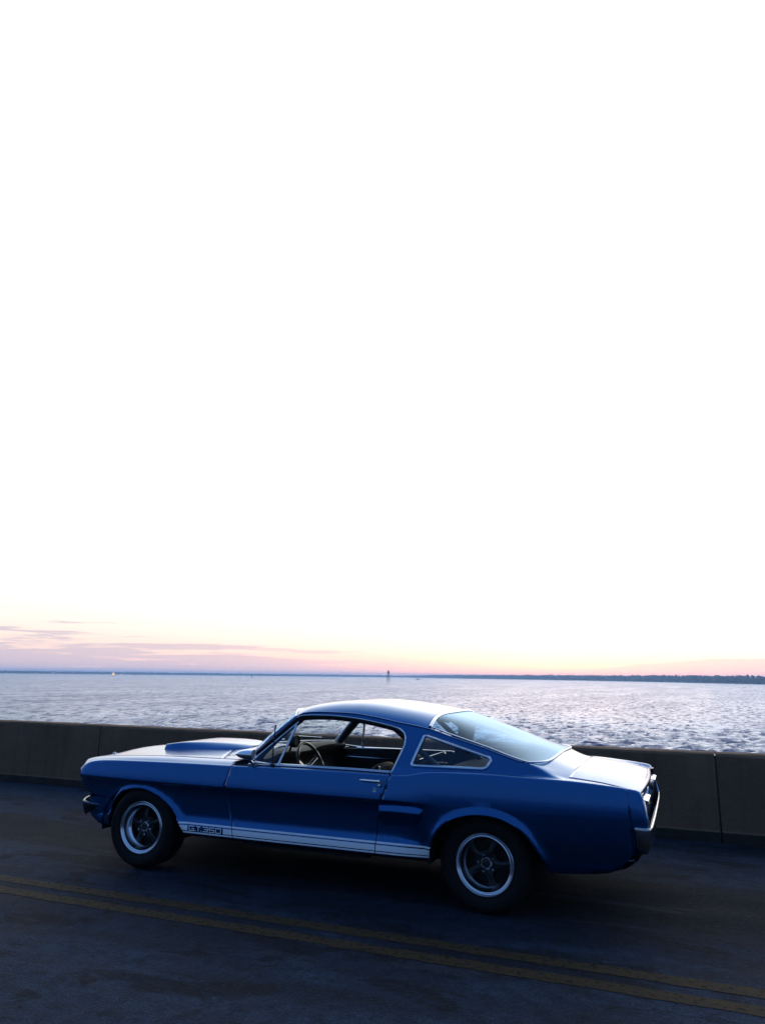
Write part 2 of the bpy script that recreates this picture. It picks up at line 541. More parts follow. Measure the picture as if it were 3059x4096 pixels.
class Geo:
    """collects primitives into one mesh"""
    def __init__(self):
        self.v, self.f = [], []

    def add(self, v, f):
        k = len(self.v)
        self.v += [tuple(map(float, q)) for q in v]
        self.f += [tuple(int(i) + k for i in q) for q in f]
        return self

    def box(self, c, s, rot=None, taper=1.0):
        hx, hy, hz = s[0] / 2, s[1] / 2, s[2] / 2
        P = [(-hx, -hy, -hz), (hx, -hy, -hz), (hx, hy, -hz), (-hx, hy, -hz),
             (-hx * taper, -hy * taper, hz), (hx * taper, -hy * taper, hz), (hx * taper, hy * taper, hz), (-hx * taper, hy * taper, hz)]
        if rot is not None:
            P = [tuple(rot @ Vector(q)) for q in P]
        P = [(q[0] + c[0], q[1] + c[1], q[2] + c[2]) for q in P]
        return self.add(P, [(0, 3, 2, 1), (4, 5, 6, 7), (0, 1, 5, 4), (1, 2, 6, 5), (2, 3, 7, 6), (3, 0, 4, 7)])

    def tube(self, path, rad, n=8, closed=False, cap=True, flat=1.0, upv=(0, 0, 1)):
        path = [Vector(q) for q in path]
        N = len(path)
        rads = rad if hasattr(rad, '__len__') else [rad] * N
        rings = []
        for i, q in enumerate(path):
            a = path[(i - 1) % N] if (closed or i > 0) else path[i]
            c = path[(i + 1) % N] if (closed or i < N - 1) else path[i]
            t = (c - a).normalized()
            u = Vector(upv)
            if abs(t.dot(u)) > 0.95:
                u = Vector((0, 1, 0)) if abs(t.y) < 0.9 else Vector((1, 0, 0))
            s = t.cross(u).normalized()
            w = s.cross(t).normalized()
            rings.append([q + (s * math.cos(2 * math.pi * k / n) * flat + w * math.sin(2 * math.pi * k / n)) * rads[i] for k in range(n)])
        v = [p for rg in rings for p in rg]
        f = []
        for i in range(N if closed else N - 1):
            j = (i + 1) % N
            for k in range(n):
                f.append((i * n + k, i * n + (k + 1) % n, j * n + (k + 1) % n, j * n + k))
        if cap and not closed:
            f.append(tuple(range(n))[::-1])
            f.append(tuple((N - 1) * n + k for k in range(n)))
        return self.add(v, f)

    def lathe(self, prof, center, axis='Y', n=48, sgn=1.0, closed=False):
        """prof: list of (radius, offset along axis)"""
        v, f = [], []
        for (r, h) in prof:
            for k in range(n):
                a = 2 * math.pi * k / n
                if axis == 'Y':
                    q = (r * math.cos(a), sgn * h, r * math.sin(a))
                elif axis == 'Z':
                    q = (r * math.cos(a), r * math.sin(a), h)
                else:
                    q = (sgn * h, r * math.cos(a), r * math.sin(a))
                v.append((q[0] + center[0], q[1] + center[1], q[2] + center[2]))
        m = len(prof)
        for i in range(m if closed else m - 1):
            j = (i + 1) % m
            for k in range(n):
                q = (i * n + k, i * n + (k + 1) % n, j * n + (k + 1) % n, j * n + k)
                f.append(q if sgn > 0 else q[::-1])
        return self.add(v, f)

    def grid(self, P):
        """P: 2D array [i][j] of points"""
        ni, nj = len(P), len(P[0])
        v = [q for row in P for q in row]
        f = [(i * nj + j, (i + 1) * nj + j, (i + 1) * nj + j + 1, i * nj + j + 1) for i in range(ni - 1) for j in range(nj - 1)]
        return self.add(v, f)

    def obj(self, name, m, parent=None, smooth=True, sharp=35):
        return mesh_obj(name, self.v, self.f, m, parent, smooth, sharp)


def tag(o, label=None, cat=None, group=None, kind=None):
    if label:
        o['label'] = label
    if cat:
        o['category'] = cat
    if group:
        o['group'] = group
    if kind:
        o['kind'] = kind
    return o


def pchip(xs, ys):
    xs, ys = np.array(xs, float), np.array(ys, float)
    h = np.diff(xs)
    dl = np.diff(ys) / h
    d = np.zeros_like(ys)
    for i in range(1, len(xs) - 1):
        if dl[i - 1] * dl[i] > 0:
            w1, w2 = 2 * h[i] + h[i - 1], h[i] + 2 * h[i - 1]
            d[i] = (w1 + w2) / (w1 / dl[i - 1] + w2 / dl[i])
    d[0], d[-1] = dl[0], dl[-1]

    def f(x):
        x = np.clip(np.asarray(x, float), xs[0], xs[-1])
        i = np.clip(np.searchsorted(xs, x) - 1, 0, len(xs) - 2)
        t = (x - xs[i]) / h[i]
        return (ys[i] * (1 + 2 * t) * (1 - t) ** 2 + h[i] * d[i] * t * (1 - t) ** 2 + ys[i + 1] * t * t * (3 - 2 * t) + h[i] * d[i + 1] * t * t * (t - 1))
    return f


def sstep(a, b, x):
    t = np.clip((np.asarray(x, float) - a) / (b - a), 0, 1)
    return t * t * (3 - 2 * t)


def inside(poly, P):
    poly = np.asarray(poly)
    P = np.asarray(P)
    x, y = P[:, 0], P[:, 1]
    c = np.zeros(len(P), bool)
    j = len(poly) - 1
    for i in range(len(poly)):
        xi, yi = poly[i]
        xj, yj = poly[j]
        if yi != yj:
            cond = ((yi > y) != (yj > y)) & (x < (xj - xi) * (y - yi) / (yj - yi) + xi)
            c ^= cond
        j = i
    return c


def dist_poly(poly, P, closed=True):
    poly = np.asarray(poly, float)
    P = np.asarray(P, float)
    D = np.full(len(P), 1e9)
    n = len(poly)
    for i in range(n if closed else n - 1):
        a, b = poly[i], poly[(i + 1) % n]
        ab = b - a
        L = (ab @ ab) + 1e-15
        t = np.clip(((P - a) @ ab) / L, 0, 1)
        q = a + t[:, None] * ab
        D = np.minimum(D, np.hypot(*(P - q).T))
    return D


def resample(poly, step, closed=True):
    out = []
    n = len(poly)
    for i in range(n if closed else n - 1):
        a, b = np.array(poly[i], float), np.array(poly[(i + 1) % n], float)
        k = max(1, int(math.ceil(np.linalg.norm(b - a) / step)))
        for j in range(k):
            out.append(tuple(a + (b - a) * j / k))
    if not closed:
        out.append(tuple(poly[-1]))
    return out


def smooth_closed(pts, step=0.01, closed=True):
    """Catmull-Rom through points"""
    P = [np.array(p, float) for p in pts]
    n = len(P)
    out = []
    rngi = range(n) if closed else range(n - 1)
    for i in rngi:
        p0 = P[(i - 1) % n] if (closed or i > 0) else 2 * P[0] - P[1]
        p1, p2 = P[i], P[(i + 1) % n]
        p3 = P[(i + 2) % n] if (closed or i + 2 < n) else 2 * P[-1] - P[-2]
        k = max(2, int(np.linalg.norm(p2 - p1) / step))
        for j in range(k):
            t = j / k
            out.append(tuple(0.5 * ((2 * p1) + (-p0 + p2) * t + (2 * p0 - 5 * p1 + 4 * p2 - p3) * t * t + (-p0 + 3 * p1 - 3 * p2 + p3) * t ** 3)))
    if not closed:
        out.append(tuple(P[-1]))
    return out


def round_poly(pts, rads, n=6):
    out = []
    N = len(pts)
    for i in range(N):
        p = np.array(pts[i], float)
        a, c = np.array(pts[i - 1], float), np.array(pts[(i + 1) % N], float)
        r = rads[i] if hasattr(rads, '__len__') else rads
        da, dc = a - p, c - p
        la, lc = np.linalg.norm(da), np.linalg.norm(dc)
        r1 = min(r, la * 0.45, lc * 0.45)
        if r1 < 1e-5:
            out.append(tuple(p))
            continue
        s, e = p + da / la * r1, p + dc / lc * r1
        for k in range(n + 1):
            t = k / n
            out.append(tuple((1 - t) ** 2 * s + 2 * t * (1 - t) * p + t * t * e))
    return out


def cdt(outline, pts, holes=(), eps=0.006):
    """triangulate outline (+holes) with interior points; all 2D"""
    pts = np.asarray(pts, float).reshape(-1, 2)
    if len(pts):
        m = inside(outline, pts)
        m &= dist_poly(outline, pts) > eps
        for h in holes:
            m &= ~inside(h, pts)
            m &= dist_poly(h, pts) > eps
        pts = pts[m]
    V = [Vector(p) for p in outline]
    E = [(i, (i + 1) % len(outline)) for i in range(len(outline))]
    for h in holes:
        k = len(V)
        V += [Vector(p) for p in h]
        E += [(k + i, k + (i + 1) % len(h)) for i in range(len(h))]
    V += [Vector(p) for p in pts]
    r = delaunay_2d_cdt(V, E, [], 0, 1e-6)
    vv = np.array([tuple(v) for v in r[0]])
    tris = np.array([t for t in r[2] if len(t) == 3])
    cen = vv[tris].mean(axis=1)
    m = inside(outline, cen)
    for h in holes:
        m &= ~inside(h, cen)
    tris = tris[m]
    # consistent orientation (ccw)
    a, b, c = vv[tris[:, 0]], vv[tris[:, 1]], vv[tris[:, 2]]
    ar = (b[:, 0] - a[:, 0]) * (c[:, 1] - a[:, 1]) - (b[:, 1] - a[:, 1]) * (c[:, 0] - a[:, 0])
    tris = tris[np.abs(ar) > 1e-12]
    ar = ar[np.abs(ar) > 1e-12]
    tris[ar < 0] = tris[ar < 0][:, ::-1]
    return vv, tris

# ------------------------------------------------------------------ setting


WATER_Z = -4.0
DECK_T = 0.45


def wave_field(X, Y, comps):
    Z = np.zeros_like(X)
    for (kx, ky, a, ph) in comps:
        Z += a * np.sin(kx * X + ky * Y + ph)
    return Z


def build_water():
    # one flat sheet to the horizon all round, and the wind chop modelled on the stretch beyond the parapet
    R = 30000.0
    g = Geo()
    g.add([(-R, -R, -0.5), (R, -R, -0.5), (R, R, -0.5), (-R, R, -0.5)], [(0, 1, 2, 3)])
    wr = np.random.RandomState(11)
    wind = math.radians(104)
    comps = []
    for i in range(80):
        lam = 0.6 * (3.2 / 0.6) ** wr.rand()
        th = wind + wr.normal(0, 0.36)
        k = 2 * math.pi / lam
        amp = 0.0125 * lam ** 0.95 * (0.6 + 0.8 * wr.rand()) * WAVE
        comps.append((k * math.cos(th), k * math.sin(th), amp, 2 * math.pi * wr.rand(), lam))
    nr, na = 330, 1000
    inv = np.linspace(1 / 26.0, 1 / 2200.0, nr)
    rr = 1 / inv
    az = np.radians(np.concatenate([np.arange(-100, -24, .35), np.linspace(-24, 70, na), np.arange(70.35, 100, .35)]))
    na = len(az)
    A, Rr = np.meshgrid(az, rr)
    X = CAM_POS[0] - np.sin(A) * Rr
    Y = CAM_POS[1] + np.cos(A) * Rr
    dr = np.abs(np.gradient(rr))[:, None]
    Z = np.zeros_like(X)
    # patches of stronger and weaker wind
    gust = 0.85 + 0.3 * np.sin(X * 0.043 + 1.3 * np.sin(Y * 0.021)) * np.sin(Y * 0.037 + 0.7)
    for (kx, ky, a, ph, lam) in comps:
        fade = np.clip(lam / (2.2 * np.maximum(dr, 1e-3)) - 0.3, 0, 1)
        s = np.sin(kx * X + ky * Y + ph)
        Z += a * fade * (s + 0.25 * np.cos(2 * (kx * X + ky * Y + ph)))
    Z *= gust
    V = np.stack([X, Y, Z], -1).reshape(-1, 3)
    base = len(g.v)
    idx = np.arange(nr * na).reshape(nr, na) + base
    F = np.stack([idx[:-1, :-1], idx[:-1, 1:], idx[1:, 1:], idx[1:, :-1]], -1).reshape(-1, 4)
    verts = np.concatenate([np.array(g.v), V])
    faces = np.concatenate([np.array([[0, 1, 2, 3]]), F])
    me = bpy.data.meshes.new('water')
    me.vertices.add(len(verts))
    me.vertices.foreach_set('co', verts.ravel())
    me.loops.add(faces.size)
    me.loops.foreach_set('vertex_index', faces.ravel().astype(np.int32))
    me.polygons.add(len(faces))
    me.polygons.foreach_set('loop_start', np.arange(0, faces.size, 4, dtype=np.int32))
    me.update(calc_edges=True)
    if me.polygons[5].normal.z < 0:
        me.flip_normals()
    o = link('water', me, M['water'])
    o.location = (0, 0, WATER_Z)
    tag(o, kind='structure')


WAVE = 1.0
build_water()


def build_road():
    g = Geo()
    g.box((0, -3.2, -DECK_T / 2), (1200, 11.6, DECK_T))
    tag(g.obj('road', M['asphalt'], smooth=False), kind='structure')
    # the two yellow centre lines, uneven hand-laid edges
    for (y0, y1) in ((-1.462, -1.345), (-1.678, -1.562)):
        top, bot = [], []
        x = -60.0
        rr = random.Random(int(-y0 * 1000))
        while x < 40:
            top.append((x, y1 + rr.uniform(-0.007, 0.007), 0.0025))
            bot.append((x, y0 + rr.uniform(-0.007, 0.007), 0.0025))
            x += 0.07 if -6 < x < 9 else 0.8
        o = Geo().grid([bot, top]).obj('yellow_line', M['yellow'], smooth=False)
        # faces must look up
        o.data.flip_normals() if o.data.polygons[0].normal.z < 0 else None
        tag(o, kind='structure')


build_road()

WALL_Y, WALL_H = 2.19, 0.80


def build_barriers():
    # sections of parapet wall, each cast separately with a joint between
    joints = [-3.25 + 7.5 * k for k in range(-7, 5)]
    prof = [(0.02, 0.0), (0.02, 0.09), (0.035, 0.105), (0.05, 0.35), (0.06, WALL_H - 0.03), (0.075, WALL_H - 0.008), (0.10, WALL_H),
            (0.26, WALL_H), (0.285, WALL_H - 0.01), (0.30, WALL_H - 0.04), (0.32, 0.0)]
    labels = {0: None}
    for i in range(len(joints) - 1):
        x0, x1 = joints[i] + 0.008, joints[i + 1] - 0.008
        n = max(2, int((x1 - x0) / 0.16))
        rows = []
        for k in range(n + 1):
            x = x0 + (x1 - x0) * k / n
            rows.append([(x, WALL_Y + p[0] + rng.uniform(-.003, .003), p[1] + (rng.uniform(-.004, .003) if p[1] > .7 else 0)) for p in prof])
        root = bpy.data.objects.new('concrete_barrier', None)
        COL.objects.link(root)
        xc = (x0 + x1) / 2
        root.location = (xc, WALL_Y + 0.17, 0)
        g = Geo().grid(rows)
        N = len(prof)
        g.f.append(tuple(range(N)))
        g.f.append(tuple(n * N + k for k in range(N))[::-1])
        g.v = [(a - xc, b - WALL_Y - 0.17, c) for (a, b, c) in g.v]
        w = g.obj('wall_section', M['concrete'], root, True, 30)
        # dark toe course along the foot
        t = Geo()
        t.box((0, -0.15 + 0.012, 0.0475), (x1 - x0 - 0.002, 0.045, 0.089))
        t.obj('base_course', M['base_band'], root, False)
        j = Geo().box((x1 - xc + 0.008, 0.0, WALL_H / 2 - 0.01), (0.03, 0.22, WALL_H - 0.03))
        j.obj('joint_filler', M['black'], root, False)
        if -4 < x1 < -3:
            lab = 'concrete parapet section at the left edge, ahead of the car'
        elif x0 < 0 < x1:
            lab = 'long concrete parapet section directly behind the blue car'
        elif 4 < x0 < 5:
            lab = 'concrete parapet section at the right edge, behind the car tail'
        else:
            nth = ['first', 'second', 'third', 'fourth', 'fifth', 'sixth', 'seventh']
            k = int(round((-3.25 - x1) / 7.5)) - 1 if x1 < 0 else int(round((x0 - 4.25) / 7.5)) - 1
            lab = 'concrete parapet section along the bridge, %s one beyond the %s edge of the view' % (nth[max(0, k)], 'left' if x1 < 0 else 'right')
        tag(root, lab, 'parapet wall', 'cast concrete parapet sections along the bridge edge')


build_barriers()


def dirv(px, py, dist):
    """point at horizontal distance dist in the direction of a photograph pixel (used to place far things)"""
    d = rt * ((px - 1529.5) / FPX) - up * ((py - 2048) / FPX) + fw
    h = math.hypot(d.x, d.y)
    return Vector(CAM_POS) + d * (dist / h)


def shore(name, pts, seed, hfun, dens, size):
    """a wooded shoreline: low bank plus thousands of irregular crown clumps in one mass"""
    rr = random.Random(seed)
    g = Geo()
    # bank
    P = [Vector((p.x, p.y, 0)) for p in pts]
    rows = [[], [], []]
    for i, p in enumerate(P):
        out = (p - Vector((CAM_POS[0], CAM_POS[1], 0))).normalized()
        rows[0].append((p.x, p.y, WATER_Z - 0.3))
        rows[1].append((p.x + out.x * 3, p.y + out.y * 3, WATER_Z + 1.0))
        rows[2].append((p.x + out.x * 80, p.y + out.y * 80, WATER_Z + 1.6))
    g.grid(rows)
    for i in range(len(P) - 1):
        a, b = P[i], P[i + 1]
        L = (b - a).length
        n = int(L * dens)
        for k in range(n):
            t = rr.random()
            q = a.lerp(b, t)
            out = (q - Vector((CAM_POS[0], CAM_POS[1], 0))).normalized()
            depth = rr.uniform(3, 45)
            q = q + out * depth
            h = hfun((i + t) / (len(P) - 1)) * rr.uniform(0.55, 1.0) * (0.85 + 0.15 * depth / 45)
            s = size * rr.uniform(0.6, 1.3)
            # crown: squashed octahedron clumps with jitter
            for m in range(3):
                cx = q.x + rr.uniform(-0.5, 0.5) * s
                cy = q.y + rr.uniform(-0.5, 0.5) * s
                cz = WATER_Z + max(s * 0.4, h - s * 0.5 - m * s * 0.55 - rr.random() * h * 0.2)
                rx, ry, rz = (s * rr.uniform(0.35, 0.65) for _ in range(3))
                v = [(cx + rx, cy + rr.uniform(-.3, .3) * s, cz), (cx - rx, cy, cz + rr.uniform(-.2, .2) * s), (cx, cy + ry, cz), (cx, cy - ry, cz), (cx + rr.uniform(-.2, .2) * s, cy, cz + rz), (cx, cy, cz - rz * 1.2)]
                g.add(v, [(0, 2, 4), (2, 1, 4), (1, 3, 4), (3, 0, 4), (2, 0, 5), (1, 2, 5), (3, 1, 5), (0, 3, 5)])
    o = g.obj(name, M['foliage'], smooth=False)
    tag(o, kind='stuff')
    return o


def build_shores():
    # far left shore, about two to four kilometres off, thinning towards the middle of the picture
    n = 14
    pts = [dirv(-350 + i * (2050 + 350) / n, 2700, 2600 + 1500 * (i / n) ** 1.5) for i in range(n + 1)]
    shore('far_wooded_shore', pts, 3, lambda t: 10.5 + 2.5 * t, 1.0, 6.5)
    # nearer right shore
    pts = []
    for (px, dist) in ((1610, 3600), (1750, 3100), (2000, 2500), (2250, 2100), (2513, 1800), (2750, 1520), (3059, 1250), (3300, 1080), (3650, 900)):
        pts.append(dirv(px, 2700, dist))
    hs = pchip([0, .12, .25, .5, .75, 1], [9.5, 15.0, 16.5, 17.0, 15.5, 13.5])
    shore('near_wooded_shore', pts, 5, lambda t: float(hs(t)), 1.5, 4.6)


build_shores()


def build_marker():
    """three legged channel marker with a red square daymark above its platform"""
    p = dirv(1553, 2726, 730)
    root = bpy.data.objects.new('channel_marker', None)
    COL.objects.link(root)
    root.location = (p.x, p.y, WATER_Z)
    tag(root, 'red channel marker on dark splayed legs standing in the water behind the car roof', 'channel marker')
    for k in range(4):
        a = math.radians(45 + 90 * k + 20)
        Geo().tube([(2.6 * math.cos(a), 2.6 * math.sin(a), -1.0), (1.2 * math.cos(a), 1.2 * math.sin(a), 6.0)], .15, 8).obj('leg', M['steel_dark'], root)
    Geo().tube([(0, 0, -1), (0, 0, 6)], .28, 8).obj('centre_pile', M['steel_dark'], root)
    Geo().box((0, 0, 6.2), (3.8, 3.8, .35)).obj('platform', M['steel_dark'], root, False)
    for k in range(2):
        z = 2.2 + 2.2 * k
        r = 2.6 - 1.4 * (z + 1) / 7
        Geo().tube([(r * math.cos(math.radians(65 + 90 * q)), r * math.sin(math.radians(65 + 90 * q)), z) for q in range(4)], .10, 6, closed=True).obj('brace', M['steel_dark'], root)
    Geo().tube([(0, 0, 6.3), (0, 0, 9.6)], .18, 8).obj('mast', M['steel_dark'], root)
    rot = Matrix.Rotation(math.radians(22), 3, 'Z')
    Geo().box((0, -.3, 8.7), (1.9, .12, 3.0), rot).obj('daymark_panel', M['red_panel'], root, False)
    Geo().lathe([(.0, 11.4), (.28, 11.3), (.34, 10.7), (.30, 10.3), (.12, 10.2), (.12, 9.5)], (0, 0, 0), 'Z', 12).obj('lantern', M['red_panel'], root)


def build_boats():
    # small fishing boat to the right of the marker
    p = dirv(1671, 2718, 1300)
    root = bpy.data.objects.new('fishing_boat', None)
    COL.objects.link(root)
    root.location = (p.x, p.y, WATER_Z)
    root.rotation_euler = (0, 0, math.radians(20))
    tag(root, 'small dark fishing boat with a pale canopy right of the channel marker', 'boat')
    rows = []
    for (x, w, z0, z1) in ((-3.2, .9, .0, .8), (-2, 1.1, -.2, .85), (0, 1.15, -.25, .95), (2, .8, -.2, 1.15), (3.3, .05, .4, 1.4)):
        rows.append([(x, -w, z1), (x, -w * .7, z0), (x, 0, z0 - .15), (x, w * .7, z0), (x, w, z1)])
    Geo().grid(rows).obj('hull', M['steel_dark'], root, False)
    Geo().box((-.6, 0, 1.6), (1.5, 1.1, 1.7), taper=.85).obj('console', M['steel_dark'], root, False)
    Geo().box((.4, 0, 3.1), (2.6, 1.8, .9)).obj('canopy', M['stripe'], root, False)
    for sx in (-.6, 1.3):
        for sy in (-.7, .7):
            Geo().tube([(sx, sy, .8), (sx, sy, 2.8)], .06, 6).obj('canopy_post', M['steel_dark'], root)
    # lit boat far off on the left
    p = dirv(453, 2701, 1500)
    root = bpy.data.objects.new('lit_boat', None)
    COL.objects.link(root)
    root.location = (p.x, p.y, WATER_Z)
    tag(root, 'tiny boat glowing yellow on the far water at the left', 'boat')
    rows = []
    for (x, w, z0, z1) in ((-3.6, 1.0, .1, .9), (-2, 1.4, -.2, .9), (1.5, 1.4, -.2, 1.0), (3.8, .05, .6, 1.5)):
        rows.append([(x, -w, z1), (x, -w * .7, z0), (x, 0, z0 - .2), (x, w * .7, z0), (x, w, z1)])
    Geo().grid(rows).obj('hull', M['stripe'], root, False)
    Geo().box((-.2, 0, 2.4), (5.0, 2.2, 2.9), taper=.9).obj('lit_cabin', M['lit_warm'], root, False)
    Geo().box((-.2, 0, 5.2), (2.0, 1.5, 2.7), taper=.7).obj('lit_wheelhouse', M['lit_pale'], root, False)
    # two dark buoys
    for px, py, dist, lab in ((1007, 2706, 1400, 'small dark upright buoy on the far water ahead of the windscreen'), (540, 2702, 1700, 'tiny dark buoy just right of the glowing boat')):
        p = dirv(px, py, dist)
        root = bpy.data.objects.new('buoy', None)
        COL.objects.link(root)
        root.location = (p.x, p.y, WATER_Z)
        tag(root, lab, 'buoy', 'dark buoys on the far water')
        Geo().lathe([(.0, -.6), (1.2, -.5), (1.3, .4), (1.1, .7), (.5, .8), (.0, .8)], (0, 0, 0), 'Z', 14).obj('float', M['steel_dark'], root)
        Geo().lathe([(.75, .7), (.35, 3.4), (.5, 3.5), (.5, 4.4), (0, 4.6)], (0, 0, 0), 'Z', 8).obj('tower', M['steel_dark'], root)
    # lights along the far left shore
    for px, py, sz, lab in ((145, 2693, 1.5, 'faint shore light nearest the left edge of the far shore'), (213, 2692, 2.1, 'brighter shore light on the far left shore'), (291, 2691, 1.5, 'faint shore light under the streaked clouds on the far shore'), (483, 2698, 2.2, 'pinkish shore light just right of the glowing boat')):
        p = dirv(px, py, 1690)
        root = bpy.data.objects.new('shore_lamp', None)
        COL.objects.link(root)
        root.location = (p.x, p.y, WATER_Z)
        tag(root, lab, 'lamp', 'lights along the far shore')
        hz = max(2.0, p.z - WATER_Z)
        Geo().tube([(0, 0, -.2), (0, 0, hz)], .15, 6).obj('post', M['steel_dark'], root)
        Geo().lathe([(0, hz - sz * .6), (sz * .5, hz - sz * .3), (sz * .55, hz + sz * .2), (0, hz + sz * .6)], (0, 0, 0), 'Z', 10).obj('lamp_head', M['lit_pale'], root)


build_marker()
build_boats()


def add_haze():
    me_v = []
    x0, x1, y0, y1, z0, z1 = -5200, 5200, -1500, 5200, WATER_Z - 1.6, 16.0
    g = Geo().box(((x0 + x1) / 2, (y0 + y1) / 2, (z0 + z1) / 2), (x1 - x0, y1 - y0, z1 - z0))
    m = bpy.data.materials.new('thin_evening_haze')
    m.use_nodes = True
    b = NB(m.node_tree)
    b.n.clear()
    pv = b.n.new('ShaderNodeVolumePrincipled')
    pv.inputs['Color'].default_value = (0.34, 0.58, 1.0, 1)
    pv.inputs['Density'].default_value = HAZE_D
    pv.inputs['Anisotropy'].default_value = 0.55
    o = b.n.new('ShaderNodeOutputMaterial')
    b.l.new(pv.outputs[0], o.inputs['Volume'])
    ob = g.obj('haze', m, smooth=False)
    tag(ob, kind='stuff')


HAZE_D = 0.00029
add_haze()

# ------------------------------------------------------------------ the car
# car frame: X from the front axle towards the tail, Y across (driver's side negative), Z up from the road
CAR = bpy.data.objects.new('sports_coupe', None)
COL.objects.link(CAR)
CAR.location = (0, 0, 0)
tag(CAR, 'blue metallic fastback coupe with white rocker stripes parked on the bridge', 'car')

# shoulder (peak) height along the car
f_zp = pchip([-.80, -.656, -.65, -.64, -.60, -.56, -.50, -.437, -.336, -.124, .15, .45, .835, 1.2, 1.8, 2.1, 2.22, 2.345, 2.5, 2.77, 3.01, 3.30, 3.50, 3.63, 3.69, 3.712, 3.75],
             [.66, .690, .705, .722, .744, .758, .770, .777, .783, .790, .796, .801, .804, .810, .814, .811, .818, .842, .851, .855, .850, .842, .828, .815, .806, .792, .76])
# plan taper: how much narrower than the full width
f_tap = pchip([-.80, -.660, -.648, -.625, -.58, -.45, -.30, 0, .5, 1.2, 2.2, 2.9, 3.3, 3.55, 3.70, 3.78], [.13, .092, .072, .058, .049, .040, .030, .018, .004, 0, 0, .004, .020, .038, .052, .060])
PA = np.array([(.270, .770), (.285, .800), (.294, .822), (.302, .834), (.312, .838), (.350, .8385), (.380, .836), (.388, .833), (.396, .8275), (.405, .822), (.415, .819), (.45, .819), (.50, .822), (.55, .827),
               (.585, .833), (.605, .838), (.620, .844), (.632, .851), (.640, .858), (.646, .8645), (.651, .8665), (.657, .8665), (.70, .862)])
PB = np.array([(.270, .760), (.285, .780), (.294, .794), (.302, .802), (.312, .808), (.350, .822), (.380, .830), (.388, .832), (.396, .834), (.405, .836), (.415, .838), (.45, .845), (.50, .854), (.55, .861),
               (.585, .865), (.605, .867), (.620, .868), (.632, .8685), (.640, .869), (.646, .869), (.651, .869), (.657, .869), (.70, .868)])
ROUND = 0.016
PEAK_D = [.035, .022, .0155, .0125, .009, .006, .0035, .0018, .0006]


def y_peak_base(X):
    return .836 + .0 * np.asarray(X)


def Ys_raw(X, Z):
    X, Z = np.asarray(X, float), np.asarray(Z, float)
    w = sstep(2.12, 2.46, X)
    ya = np.interp(Z, PA[:, 0], PA[:, 1])
    yb = np.interp(Z, PB[:, 0], PB[:, 1])
    base = ya * (1 - w) + yb * w
    zp = f_zp(X)
    t = np.clip((Z - .70) / np.maximum(zp - .70, .01), 0, 1)
    y70 = .862 * (1 - w) + .868 * w
    ypk = .840 * (1 - w) + .842 * w
    upa = y70 + (ypk - y70) * (t * (1 - w) + (t ** 1.5) * w)
    y = np.where(Z > .70, upa, base)
    dlt = np.clip(zp - Z, 0, ROUND) / ROUND
    y = y - ROUND * (1 - np.sqrt(np.clip(1 - (1 - dlt) ** 2, 0, 1)))
    return y - f_tap(X)


ARCH_F = smooth_closed([(-.292, .295), (-.283, .40), (-.262, .465), (-.226, .517), (-.165, .558), (-.075, .583), (.03, .588), (.130, .565), (.235, .512), (.325, .447), (.393, .372), (.425, .325), (.445, .286)], .008, False)
ARCH_R = smooth_closed([(2.375, .286), (2.385, .345), (2.418, .445), (2.488, .527), (2.571, .574), (2.672, .601), (2.771, .607), (2.869, .592), (2.964, .548), (3.033, .491), (3.095, .402), (3.125, .345), (3.145, .297)], .008, False)


def flare(X, Z, arch, amp, width):
    P = np.stack([np.ravel(X), np.ravel(Z)], 1)
    d = dist_poly(arch, P, closed=False).reshape(np.shape(X))
    t = np.clip(1 - d / width, 0, 1)
    return amp * t * t * (3 - 2 * t)


def Ys(X, Z):
    X, Z = np.asarray(X, float), np.asarray(Z, float)
    y = Ys_raw(X, Z)
    up = sstep(.30, .38, Z)
    y = y + flare(X, Z, ARCH_F, .020, .048) * up
    y = y + flare(X, Z, ARCH_R, .021, .050) * up
    return y


LEV = list(PA[:, 0]) + [.725]


def s_levels(X):
    """levels in z at X, monotone"""
    zp = float(f_zp(X))
    L = LEV + [.70 + (zp - .70) * .55]
    L = [z for z in L if z < zp - .04]
    n = len(LEV) + 1
    # always the same number of levels: compress if the shoulder is low
    if len(L) < n:
        L = list(np.interp(np.linspace(0, 1, n), np.linspace(0, 1, len(L)), L))
    return np.array(L + [zp - d for d in PEAK_D] + [zp])


_SL = {}


def zs_map(X, Z):
    """warp (X,Z) so that rows follow the section features"""
    k = round(float(X), 4)
    if k not in _SL:
        _SL[k] = s_levels(k)
    L = _SL[k]
    return np.interp(Z, L, np.arange(len(L))) * .02


def sz_map(X, S):
    k = round(float(X), 4)
    if k not in _SL:
        _SL[k] = s_levels(k)
    L = _SL[k]
    return np.interp(S / .02, np.arange(len(L)), L)


XS_BASE = sorted(set([round(x, 3) for x in np.arange(-.66, 3.78, .03)] + [-.652, -.648, -.642, -.635, -.62]))


def sheet(o, thick):
    """give a body panel its sheet thickness, inner face and edges blacked to stand in for gap shade"""
    o.data.materials.append(M['rubber_and_gap_shade'])
    md = o.modifiers.new('sheet', 'SOLIDIFY')
    md.thickness = thick
    md.offset = -1.0
    md.material_offset = 1
    md.material_offset_rim = 1


